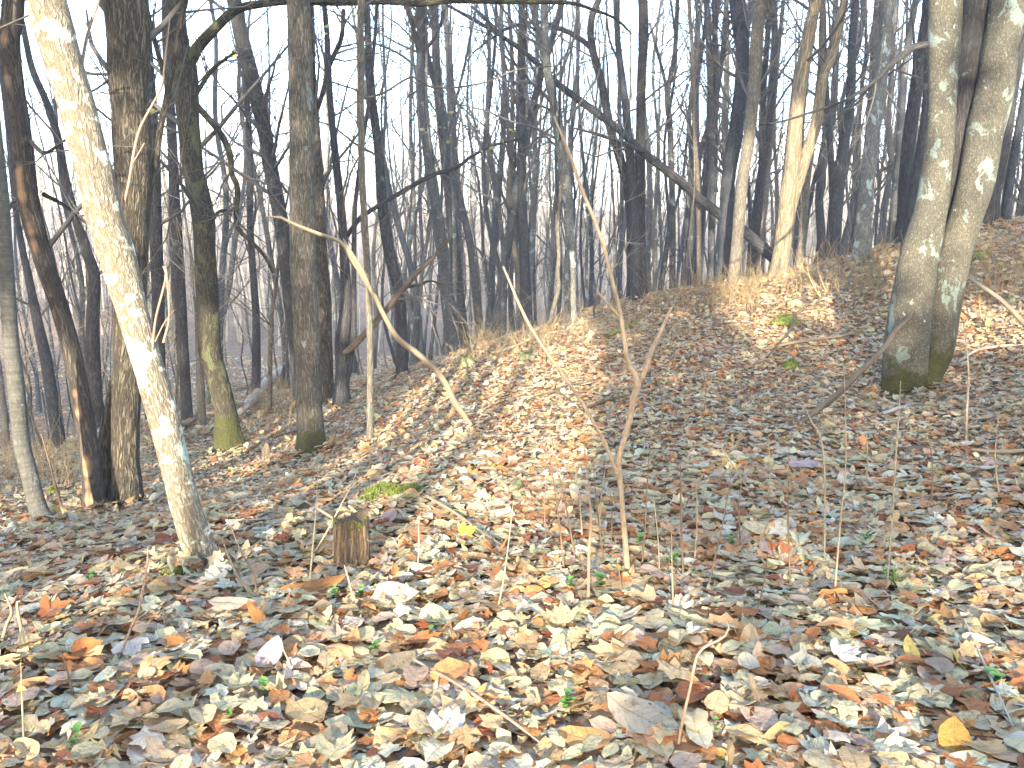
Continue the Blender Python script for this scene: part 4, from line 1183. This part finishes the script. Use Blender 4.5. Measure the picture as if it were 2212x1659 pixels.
for k, (px, py, ww, hh_, nm, lab, ct, mt, fz) in enumerate([
        (835, 1072, 92, 14, 'moss_patch', 'bright green moss patch just up the slope from the stump', 'moss', 'moss', 900),
        (795, 1090, 50, 9, 'moss_patch', 'smaller moss patch touching the left of the bright one above the stump', 'moss', 'moss', 500),
        (890, 1066, 48, 9, 'moss_patch', 'moss patch touching the right of the bright one above the stump', 'moss', 'moss', 500),
        (385, 1246, 60, 8, 'moss_patch', 'low moss patch at the foot of the leaning pale tree', 'moss', 'moss', 500),
        (115, 1070, 22, 10, 'moss_patch', 'small bright moss tuft by the smooth grey left-edge tree', 'moss', 'moss', 250),
        (1010, 795, 36, 22, 'mossy_rock', 'squat mossy rock at the left rim of the sunlit mound', 'rock', 'rock', 300),
        (1137, 778, 34, 13, 'mossy_rock', 'moss capped rock lying on the sunlit mound', 'rock', 'rock', 300),
        (1697, 700, 60, 13, 'moss_patch', 'yellow green moss hump on the shaded right slope', 'moss', 'moss', 600),
        (1710, 796, 36, 12, 'moss_patch', 'dark green moss clump between the forked sapling and the twin trunks', 'moss', 'moss', 300),
        (1716, 660, 30, 12, 'mossy_rock', 'tan stone beside the yellow green moss hump', 'rock', 'rock', 120),
        (2118, 558, 50, 10, 'moss_patch', 'dark green moss hump right of the twin-trunked tree', 'moss', 'moss', 300),
        (2185, 655, 20, 12, 'mossy_rock', 'small dark stone on the right slope', 'rock', 'rock', 100),
        (1524, 797, 22, 20, 'wood_stub', 'short dark wood stub poking out on the shaded slope', 'stub', 'darkdead', None),
        (578, 990, 24, 32, 'wood_stub', 'dark broken stub left of the straight grey tree', 'stub', 'darkdead', None)]):
    mound(px, py, ww, hh_ * (1.5 if nm == 'moss_patch' else 1.1), nm, lab, ct, mt, fz, k)

# dry upright stems
STEMS = [  # base ... top, width px; material; label
    ([(2087, 962, 5), (2088, 900, 5), (2092, 800, 4), (2081, 697, 3)], 'stalk', 'tall pale stem in front of the right trunk of the twins'),
    ([(1914, 1287, 4), (1925, 1150, 4), (1937, 960, 4), (1946, 823, 3)], 'stalk', 'tall pale stem standing below the mossy foot of the twin trunks'),
    ([(1801, 1307, 4), (1815, 1130, 4), (1827, 1000, 3), (1824, 786, 2)], 'stalk', 'tall thin stem crossing the propped dark branch'),
    ([(1781, 1222, 4), (1779, 980 + 0, 4), (1750, 905, 3), (1737, 878, 2)], 'stalk', 'pale stem bending left at the lower end of the propped branch'),
    ([(1708, 1275, 4), (1702, 1110, 3), (1705, 953, 2)], 'darkstalk', 'thin stem below the tip of the propped branch'),
    ([(1271, 1307, 8), (1272, 1200, 7), (1276, 1106, 6), (1262, 965, 4)], 'shoot', 'thickest reddish stem left of the forked sapling'),
    ([(1219, 1238, 5), (1205, 1106, 4), (1187, 990, 3), (1174, 966, 2)], 'darkstalk', 'dark stem leaning left in the cluster left of the forked sapling'),
    ([(1243, 1210, 4), (1225, 1106, 4), (1205, 1010, 3)], 'darkstalk', 'second dark stem between the thick reddish one and the leaning dark one'),
    ([(1305, 1215, 4), (1290, 1100, 3), (1281, 1000, 2)], 'darkstalk', 'short dark stem close to the foot of the forked sapling'),
    ([(1476, 1248, 5), (1471, 1106, 5), (1470, 1000, 3)], 'darkstalk', 'dark upright stem right of the forked sapling'),
    ([(1455, 1333, 5), (1452, 1240, 4), (1450, 1146, 3)], 'shoot', 'reddish stem nearest the camera right of the forked sapling'),
    ([(1529, 1272, 4), (1548, 1190, 4), (1566, 1106, 3), (1580, 1020, 2)], 'darkstalk', 'dark stem leaning right of the forked sapling'),
    ([(1386, 1232, 4), (1392, 1160, 4), (1396, 1090, 3), (1402, 985, 2)], 'darkstalk', 'dark stem just right of the foot of the forked sapling'),
    ([(1320, 1190, 3), (1322, 1120, 3), (1318, 1060, 2)], 'darkstalk', 'short dark stem left of the foot of the forked sapling'),
    ([(255, 1432, 5), (285, 1350, 6), (300, 1316, 6), (316, 1230, 5), (320, 1181, 3)], 'shoot', 'brown stem leaning right below the leaning pale tree'),
    ([(54, 1415, 8), (48, 1370, 8), (37, 1306, 6), (44, 1298, 4)], 'dead', 'pale broken stem at the left edge, right one of two'),
    ([(0, 1400, 8), (14, 1350, 7), (25, 1321, 6), (10, 1281, 5)], 'dead', 'pale broken stem at the left edge, left one of two'),
    ([(667, 1272, 4), (676, 1180, 4), (682, 1106, 3), (687, 1003, 2)], 'stalk', 'thin straw stem rising left of the stump'),
    ([(672, 1205, 4), (705, 1150, 4), (737, 1090, 4), (765, 1035, 3), (782, 975, 2)], 'stalk', 'long straw stem leaning right over the stump'),
    ([(767, 1308, 4), (755, 1260, 4), (744, 1221, 3)], 'stalk', 'short stem leaning left below the stump'),
    ([(552, 1285, 6), (520, 1255, 6), (495, 1205, 5), (478, 1160, 4)], 'dead', 'limp vine stalk drooping beside the foot of the leaning pale tree'),
    ([(555, 1295, 4), (548, 1240, 4), (520, 1190, 3), (490, 1115, 2)], 'darkstalk', 'thin dark stem right of the foot of the leaning pale tree'),
    ([(1075, 1318, 4), (1088, 1250, 4), (1100, 1160, 3), (1108, 1090, 2)], 'stalk', 'grey stem standing between the stump and the forked sapling'),
    ([(160, 1518, 5), (148, 1460, 5), (134, 1410, 3)], 'darkstalk', 'dark stem left of the broad orange tan leaf'),
    ([(636, 1453, 4), (620, 1420, 4), (604, 1385, 3)], 'stalk', 'short stem beside the pale lilac grey leaf'),
    ([(52, 1620, 4), (48, 1520, 4), (45, 1430, 3)], 'stalk', 'thin stem in the bottom left corner'),
    ([(137, 1105, 6), (120, 1050, 5), (107, 1000, 4), (90, 940, 3)], 'darkstalk', 'dark whip between the smooth grey tree and the peeling tree'),
    ([(1462, 1632, 7), (1468, 1590, 7), (1477, 1545, 7), (1492, 1480, 6), (1506, 1416, 6), (1530, 1393, 6), (1562, 1378, 5), (1575, 1355, 4), (1570, 1340, 3)], 'shoot', 'bent brown stalk with a pale curved tip in the bottom foreground'),
    ([(1632, 1330, 3), (1650, 1260, 3), (1660, 1180, 2)], 'darkstalk', 'thin dark stem left of the pale cream maple leaf'),
    ([(900, 1240, 3), (905, 1180, 3), (903, 1120, 2)], 'stalk', 'short thin stem left of the bright yellow leaf'),
    ([(1558, 966, 4), (1580, 1000, 4), (1622, 1064, 3)][::-1], 'stalk', 'pale stem leaning left on the shaded slope'),
    ([(1180, 1180, 4), (1176, 1090, 3), (1183, 1010, 2)], 'darkstalk', 'dark stem furthest left in the cluster left of the forked sapling'),
    ([(1258, 1160, 4), (1250, 1060, 3), (1238, 985, 2)], 'stalk', 'straw stem in the cluster left of the forked sapling'),
    ([(1294, 1150, 4), (1299, 1070, 3), (1309, 1005, 2)], 'stalk', 'straw stem leaning towards the foot of the forked sapling'),
    ([(1345, 1290, 3), (1338, 1240, 3), (1330, 1200, 2)], 'darkstalk', 'short dark stem in front of the foot of the forked sapling'),
    ([(1425, 1250, 4), (1421, 1160, 3), (1410, 1060, 2)], 'stalk', 'straw stem leaning left just right of the forked sapling'),
    ([(1500, 1215, 4), (1506, 1120, 3), (1503, 1030, 2)], 'stalk', 'straw stem right of the dark upright stem'),
    ([(1600, 1190, 4), (1597, 1090, 3), (1608, 1000, 2)], 'darkstalk', 'dark stem on the shaded slope left of the propped branch tip'),
    ([(1660, 1085, 3), (1664, 1010, 3), (1659, 945, 2)], 'stalk', 'straw stem at the very tip of the propped branch'),
    ([(1870, 1060, 3), (1874, 980, 3), (1868, 905, 2)], 'stalk', 'straw stem below the middle of the propped branch'),
    ([(2010, 1100, 4), (2014, 1010, 3), (2004, 920, 2)], 'darkstalk', 'dark stem below the twin trunks, left of the tall pale one'),
    ([(2160, 1080, 4), (2150, 990, 3), (2158, 890, 2)], 'stalk', 'straw stem on the right slope beyond the tall pale one'),
    ([(1425, 960, 3), (1430, 890, 3), (1424, 820, 2)], 'darkstalk', 'dark stem behind the fork of the forked sapling'),
    ([(1520, 900, 3), (1524, 845, 2), (1518, 790, 2)], 'darkstalk', 'dark stem beside the short wood stub on the slope'),
    ([(360, 1385, 4), (356, 1350, 3), (352, 1310, 2)], 'stalk', 'short stem left of the long tan leaf'),
]
for pth, mt, lab in STEMS:
    stick('dry_stem', lab, [pth], mt, 'stem', group='dry stems standing in the leaves', n=22, sides=6, lump=.03)

# arching seed-head weeds on the crest by the split tree
def weed_stalk(px, py, top, label, bend):
    p = hit1(px, py)
    Q, r = stem3d([(px, py, 3), (px + (top[0] - px) * .45 - bend, py + (top[1] - py) * .55, 3), (top[0], top[1], 2), (top[0] - bend * 1.2, top[1] + 14, 2)], sink=.03)
    root = empty('weed_stalk', p); tag(root, label, 'weed', 'arching dry weeds on the crest')
    V, q, bc = big_tube(Q, np.maximum(r, .004), 18, 5, 0, 8, 0)
    part('stem', V, q, bc, M['weed'], root)
    P_, _, _ = resample(Q, r, 40)
    v, f = blades(P_[14:], .012, .035, 5, 1.6)
    part('seed_head', v, f, None, M['weed'], root)
for px, py, top, lab, bd in [(1770, 640, (1742, 560), 'arching dry weed left of the others beside the split tan tree', 10), (1785, 632, (1765, 548), 'tallest arching dry weed right of the split tan tree', 8),
                             (1830, 620, (1812, 555), 'dry weed arching below the blue grey middle tree', 8), (1905, 615, (1897, 555), 'dry weed right of the foot of the blotched grey tree', 4),
                             (2143, 650, (2138, 545), 'dry weed right of the twin-trunked tree, taller one', 3), (2120, 690, (2116, 640), 'dry weed right of the twin-trunked tree, shorter one', 2)]:
    weed_stalk(px, py, top, lab, bd)

# low dry weeds along the crest and in the hollow: one uncountable mass
r_w = np.random.default_rng(77)
pts = []
for (x0, x1, y0_, y1_, n) in [(1500, 1960, 555, 650, 620), (1400, 1640, 600, 680, 380), (1100, 1290, 690, 745, 150), (980, 1200, 735, 790, 170), (2090, 2220, 520, 660, 230), (1280, 1420, 640, 740, 130), (870, 1080, 730, 790, 140), (540, 640, 850, 900, 120), (1450, 1950, 640, 720, 130), (380, 640, 800, 920, 330), (0, 170, 860, 1060, 420), (0, 420, 820, 960, 300)]:
    pts.append(np.stack([r_w.uniform(x0, x1, n), r_w.uniform(y0_, y1_, n)], 1))
pts = np.vstack(pts)
W = ground_hit(pts[:, 0], pts[:, 1])
N = len(W); K = 5; t = np.linspace(0, 1, K)
Hh = np.clip(r_w.lognormal(math.log(.27), .5, N), .08, .9)
dr = r_w.normal(0, .28, (N, 2))
P = W[:, None, :] + np.stack([dr[:, :1] * Hh[:, None] * t ** 2, dr[:, 1:] * Hh[:, None] * t ** 2, Hh[:, None] * t * (1 - .12 * t)], -1)
Rr = (.0028 * (1 - .6 * t))[None] * np.ones((N, 1))
V1, q1, b1 = tubes(P, Rr, 3)
c, cr = grow(P, Rr, 3, .12, .7, .7, .35, 3, .2, .2, r_w)
V2, q2, b2 = tubes(c, cr, 3)
me = mesh_from('dry_weeds', np.vstack([V1, V2]), [np.vstack([q1, q2 + len(V1)])])
o = put('dry_weeds', me, M['weed']); tag(o, 'low straw coloured weeds growing along the crest', 'weeds', kind='stuff')

# small green plants
def seedling(px, py, wpx, label, kind):
    p = hit1(px, py); s = project(p)[2] / F * wpx
    root = empty('green_seedling', p + [0, 0, .03]); tag(root, label, 'seedling', 'small green plants among the leaves')
    n = 7 if kind == 0 else 26
    me = None
    for k in range(n if kind == 0 else 1):
        if me is None:
            if kind == 0:
                a = np.linspace(0, 2 * math.pi, 9)[:-1]
                V = np.vstack([[[0, 0, 0]], np.stack([np.cos(a) * .24, .30 + np.sin(a) * .30, .06 + .05 * np.cos(2 * a)], 1)])
                f = np.array([(0, 1 + i, 1 + (i + 1) % 8) for i in range(8)])
            else:
                V, f = blades(np.zeros((26, 3)) + rng.normal(0, .12, (26, 3)) * [1, 1, 0], .05, .7, 1, 1.4)
            me = mesh_from('leaf', V, [f]); me.materials.append(M['green'])
        o = bpy.data.objects.new('leaf' if kind == 0 else 'blades', me); COL.objects.link(o); o.parent = root
        h = k * 2.4 + px
        o.rotation_euler = (rng.uniform(.1, .8), 0, h) if kind == 0 else (0, 0, h)
        sc = s * (rng.uniform(.6, 1) if kind == 0 else 1)
        o.scale = (sc, sc, sc)
        o.location = (math.sin(h) * s * .12, math.cos(h) * s * .12, .012 * (k % 3)) if kind == 0 else (0, 0, 0)
for px, py, ww, lab, kd in [
        (570, 1512, 40, 'green seedling below the pale lilac grey leaf', 0), (810, 1426, 38, 'green seedling right of the pale lilac grey leaf', 0),
        (930, 1394, 30, 'green seedling above the dark olive folded leaf', 0), (722, 1304, 34, 'green seedling at the right tip of the long rust brown leaf', 0),
        (780, 1302, 26, 'green seedling just above the broad cream leaf', 0), (350, 1275, 26, 'green seedling left of the long tan leaf', 0),
        (495, 1572, 24, 'tiny green seedling near the bottom left', 0), (165, 1625, 40, 'green seedling in the bottom left corner', 0),
        (195, 1267, 26, 'green seedling far left below the thick ridged tree', 0), (1297, 1278, 46, 'green seedling by the foot of the thick reddish stem', 0),
        (1232, 1285, 34, 'green seedling left of the thick reddish stem', 0), (1457, 1231, 36, 'green seedling by the dark upright stem', 0), (1871, 1181, 36, 'green seedling right of the pale cream maple leaf', 0),
        (1383, 1187, 30, 'green seedling right of the foot of the forked sapling', 0), (1580, 1188, 24, 'green seedling left of the pale cream maple leaf', 0),
        (1226, 1542, 50, 'dark green seedling left of the largest olive grey leaf', 0), (1925, 1275, 66, 'green grass tuft above the yellowish olive leaf', 1),
        (2151, 1500, 60, 'green seedling near the bottom right corner', 0), (1546, 1598, 24, 'tiny green seedling right of the largest olive grey leaf', 0),
        (1120, 1068, 20, 'tiny green seedling at the bottom of the sunlit mound', 0), (1005, 1240, 22, 'tiny green seedling under the bright yellow leaf', 0)]:
    seedling(px, py, ww, lab, kd)

# the last yellow leaves still hanging on twigs of nearby trees
def hang(root, spots, n, size, seed):
    r_ = np.random.default_rng(seed)
    y0 = root.location[1]
    p = np.array([(r_.normal(x, sx), r_.normal(y, sy)) for (x, y, sx, sy) in spots for _ in range(max(3, n // 2))])
    C = at_y(p[:, 0], p[:, 1], y0 + r_.uniform(-.6, .6, len(p)))
    N = len(C)
    G, tri, uv = leaf_geo(2, 1, N, r_.uniform(.6, 1.2, N) * size, .3, .1, .04, r_)
    Rm = orient(N, np.tile([0, -.7, .4], (N, 1)), .6, .5, r_)
    Wv = np.einsum('nij,nvj->nvi', Rm, G) + C[:, None, :]
    for k in range(N):
        o = part('leaf', Wv[k], tri, None, M['yellowleaf'], root)
hang(T['crook'][0], [(1040, 310, 60, 30), (1110, 290, 50, 25), (960, 300, 40, 30)], 14, .055, 1)
hang(T['b12'][0], [(860, 240, 50, 30), (1010, 85, 40, 25)], 10, .06, 2)
hang(T['white'][0], [(1270, 300, 40, 35), (1180, 260, 40, 25)], 10, .055, 3)
hang(T['mossy'][0], [(620, 110, 70, 45), (690, 60, 40, 25)], 12, .05, 4)
hang(T['ridged'][0], [(222, 200, 16, 40), (318, 140, 10, 60)], 7, .05, 5)

# ------------------------------------------------------------------ added evergreens behind the camera, crowns cut by a mask to throw the shade
E_L = np.array([math.cos(SUN_AZ), -math.sin(SUN_AZ), 0.0])     # across the light
E_U = np.cross(E_L, SUN_DIR)                                    # up, across the light
def ab(P):
    P = np.asarray(P, float)
    return P @ E_L, P @ E_U
RES = .05
A0, A1, B0, B1 = -27.0, 16.0, -3.0, 16.0
grid = np.zeros((int((A1 - A0) / RES), int((B1 - B0) / RES)), np.float32)
def mark(P, rad, val=1.0):
    a, b = ab(P)
    for a_, b_, r_ in zip(a, b, np.broadcast_to(rad, a.shape)):
        k = max(1, int(r_ / RES + .5))
        i, j = int((a_ - A0) / RES), int((b_ - B0) / RES)
        grid[max(0, i - k):i + k + 1, max(0, j - k):j + k + 1] = val
def inside(poly, x, y):
    c = np.zeros(len(x), bool)
    n = len(poly)
    for i in range(n):
        (x1, y1), (x2, y2) = poly[i], poly[(i + 1) % n]
        m = ((y1 > y) != (y2 > y)) & (x < (x2 - x1) * (y - y1) / (y2 - y1 + 1e-9) + x1)
        c ^= m
    return c
def lit_ground(poly, val=1.0, step=7, rad=.07):
    p = np.array(poly, float)
    X, Y = np.meshgrid(np.arange(p[:, 0].min(), p[:, 0].max(), step), np.arange(p[:, 1].min(), p[:, 1].max(), step))
    x, y = X.ravel(), Y.ravel()
    m = inside(poly, x, y)
    mark(ground_hit(x[m], y[m]), rad, val)
def lit_stem(st, y_top, y_bot, grow_=1.0, val=1.0):
    Q, r = st
    P_, R_, _ = resample(Q, r, 80)
    py = project(P_)[1]
    m = (py > y_top) & (py < y_bot)
    mark(P_[m], R_[m] * grow_, val)
lit_ground([(-400, 1330), (300, 1300), (700, 1240), (1100, 1200), (1700, 1240), (2700, 1260), (2700, 1340), (1700, 1340), (1000, 1310), (600, 1340), (300, 1400), (-400, 1460)], .35)
lit_ground([(-400, 1460), (300, 1400), (600, 1340), (1000, 1310), (1700, 1340), (2700, 1340), (2700, 1720), (-400, 1720)], .92)
lit_ground([(700, 1090), (760, 990), (900, 880), (1000, 800), (1075, 752), (1180, 722), (1272, 702), (1272, 820), (1255, 940), (1225, 1010), (1180, 1080), (1000, 1130), (820, 1130)], 1.0)
lit_ground([(540, 1000), (620, 950), (640, 975), (560, 1020)], 1.0)
lit_ground([(0, 1100), (60, 1070), (80, 1090), (0, 1135)], 1.0)
lit_ground([(1560, 640), (1700, 612), (1800, 640), (1915, 655), (1920, 705), (1800, 690), (1700, 668), (1600, 668)], 1.0)
lit_ground([(2075, 670), (2215, 690), (2215, 730), (2070, 735)], 1.0)
lit_ground([(1540, 640), (1600, 645), (1690, 745), (1650, 740)], 1.0)
lit_ground([(1720, 740), (1850, 745), (1840, 775), (1730, 760)], .8)
lit_stem(T['lean'][1][0], -120, 1230, 2.6)
lit_stem(T['r5'][1][0], 250, 610, 1.2); lit_stem(T['r5'][1][1], 300, 610, 1.2)
lit_stem(T['r4'][1][0], 330, 625, 1.2); lit_stem(T['r6'][1][0], 380, 600, 1.2); lit_stem(T['r1'][1][0], 330, 600, 1.5)
lit_stem(T['white'][1][0], 640, 712, 1.3); lit_stem(T['bend'][1][0], 480, 720, 1.6)
lit_stem(T['ridged'][1][0], 720, 1095, .9); lit_stem(T['mossy'][1][0], 700, 980, .8); lit_stem(T['strip'][1][0], 760, 1110, .6)
lit_stem(T['sap9'][1][0], 560, 960, 1.2)
lit_stem(T['twin'][1][0], 250, 600, .5, .93); lit_stem(T['twin'][1][1], -100, 640, .9, .93); lit_stem(T['r9'][1][0], 200, 570, .8, .7)
lit_stem(T['straight'][1][0], -50, 560, .8, .55); lit_stem(T['crook'][1][0], 540, 720, 1.1, .9); lit_stem(T['b8b'][1][0], 250, 500, .8, .5)
# random mask gaps that let dapples through the added crowns
aa, bb = np.meshgrid(np.arange(grid.shape[0]) * RES, np.arange(grid.shape[1]) * RES, indexing='ij')
dap = .55 * vnoise(aa / .55, bb / .55, 2) + .45 * vnoise(aa / .22, bb / .22, 5)
thr = np.where(bb + B0 < 6, 9.0, .76)
grid = np.maximum(grid, np.where(dap > thr, .9, 0))

r_e = np.random.default_rng(31)
EV = [(-24.5, -16.0), (-20.0, -13.0), (-15.8, -17.0), (-11.5, -13.0), (-7.6, -17.5), (-3.2, -12.5), (0.9, -17.0), (5.2, -13.5), (9.8, -16.5), (13.6, -13.0)]   # across, along (metres)
NC = 150000
a = r_e.uniform(A0 + .2, A1 - .2, NC); b = r_e.uniform(-1.6, 14.5, NC)
i = ((a - A0) / RES).astype(int); j = ((b - B0) / RES).astype(int)
gm = grid.copy()
for s_ in (1, 2):
    gm[s_:] = np.maximum(gm[s_:], grid[:-s_]); gm[:-s_] = np.maximum(gm[:-s_], grid[s_:])
    gm[:, s_:] = np.maximum(gm[:, s_:], grid[:, :-s_]); gm[:, :-s_] = np.maximum(gm[:, :-s_], grid[:, s_:])
keepc = (r_e.random(NC) > gm[i, j]) & (r_e.random(NC) > smooth(8.5, 14.5, b))
a, b = a[keepc], b[keepc]
fy = np.array([math.sin(SUN_AZ), math.cos(SUN_AZ), 0])
ev_a = np.array([e[0] for e in EV])
own = np.abs(a[:, None] + r_e.normal(0, .5, (len(a), 1)) - ev_a).argmin(1)
for k, (ea, ey) in enumerate(EV):
    m = own == k
    aa_, bb_ = a[m], b[m]
    along = ey + r_e.normal(0, .9, m.sum())
    C = E_L * aa_[:, None] + fy * along[:, None]
    zz = (bb_ - C @ E_U) / E_U[2]
    C[:, 2] += zz
    N = len(C)
    th = r_e.uniform(0, 2 * math.pi, N)
    ax1 = np.stack([np.cos(th), np.sin(th), r_e.normal(-.15, .25, N)], 1)
    ax2 = np.cross(ax1, np.stack([r_e.normal(0, .5, N), r_e.normal(0, .5, N), np.ones(N)], 1)); ax2 /= np.linalg.norm(ax2, axis=1, keepdims=True)
    ax2 = ax2 * .6 + np.array([0, 0, 1]) * .5
    h1, h2 = r_e.uniform(.11, .2, (N, 1)), r_e.uniform(.10, .17, (N, 1))
    V = np.stack([C - ax1 * h1, C - ax2 * h2 * .8, C + ax1 * h1, C + ax2 * h2], 1).reshape(-1, 3)
    q = np.arange(N * 4).reshape(-1, 4)
    base = E_L * ea + fy * ey
    base[2] = float(height(base[0:1], base[1:2])[0])
    root = empty('added_shade_evergreen', base)
    tag(root, f'added shade evergreen behind the viewer, {ORD[k]} of ten counted from the left', 'tree', 'added shade evergreens behind the viewer')
    Ht = C[:, 2].max() - base[2]
    P = base + np.array([0, 0, 1]) * np.linspace(-.2, Ht, 8)[:, None]
    V2, q2, bc = big_tube(P, np.linspace(.12, .03, 8), 20, 10, 0, 8, .04)
    part('trunk', V2, q2, bc, M['dark'], root)
    part('crown', V, q, None, M['shade_needle'], root)
# bare trunks among them, whose shadows stripe the mound and fall across the mossy tree
for k, (px, py, rad, off_) in enumerate([(930, 918, .085, -4.5), (998, 885, .07, -5.5), (1085, 890, .085, -11), (463, 820, .06, -6.5)]):
    g_ = hit1(px, py) if k != 3 else at_y(np.array([px]), np.array([py]), 8.3)[0]
    base = g_ - fy * (g_ @ fy) + fy * off_
    base = base + E_L * 0
    base[2] = float(height(base[0:1], base[1:2])[0])
    root = empty('bare_tree', base)
    tag(root, 'bare tree standing behind the viewer, out of sight', 'tree', 'bare trees behind the viewer')
    P = base + np.stack([.05 * np.sin(np.linspace(0, 5, 10) + k), np.zeros(10), np.linspace(-.2, 13, 10)], 1)
    V2, q2, bc = big_tube(P, np.linspace(rad, rad * .4, 10), 40, 12, 0, 8, .05)
    part('trunk', V2, q2, bc, M['slim'], root)

# leaves banked against the feet of the nearer trees
xs, ys = [], []
for t_ in T.values():
    b_ = t_[0].location; r0_ = t_[1][0][1][1]
    if b_[1] > 13: continue
    n_ = int(60 + 260 * r0_ * 2)
    a_ = rng.uniform(0, 2 * math.pi, n_); rr_ = r0_ * rng.uniform(.9, 1.3, n_) + np.abs(rng.normal(0, .10, n_))
    xs.append(b_[0] + np.cos(a_) * rr_); ys.append(b_[1] + np.sin(a_) * rr_)
xs, ys = np.concatenate(xs), np.concatenate(ys)
V, f, c, u = leaf_batch(xs, ys, 1, .05, .10, .085, .3, .25, .25, ALLSH)
o = put('leaf_drifts', mesh_from('leaf_drifts', V, [f], {'lc': ('FLOAT_COLOR', c), 'luv': ('FLOAT_VECTOR', u)}), M['leaf'], ground)
tag(o, kind='stuff')

# ------------------------------------------------------------------ air
zs = height(np.array([-200., 0, 200, -100, 100, 0]), np.array([0., 0, 0, 400, 400, 400]))
lo, hi = float(GV[:, 2].min()) - 1.0, float(max(GV[:, 2].max() + 17, 26))
bx = np.array([(x, y, z) for z in (lo, hi) for y in (GV[:, 1].min() - 2, GV[:, 1].max() + 2) for x in (GV[:, 0].min() - 2, GV[:, 0].max() + 2)])
bf = np.array([(0, 2, 3, 1), (4, 5, 7, 6), (0, 1, 5, 4), (2, 6, 7, 3), (0, 4, 6, 2), (1, 3, 7, 5)])
hm = bpy.data.materials.new('air')
hm.use_nodes = True
hn = hm.node_tree
hn.nodes.clear()
ho = hn.nodes.new('ShaderNodeOutputMaterial'); pv = hn.nodes.new('ShaderNodeVolumePrincipled')
pv.inputs['Color'].default_value = (.80, .84, 1, 1)
pv.inputs['Density'].default_value = .0022
hn.links.new(pv.outputs[0], ho.inputs['Volume'])
haze = put('haze', mesh_from('haze', bx, [bf], flat=True), hm)
tag(haze, 'thin pale haze in the woods', 'haze', kind='stuff')
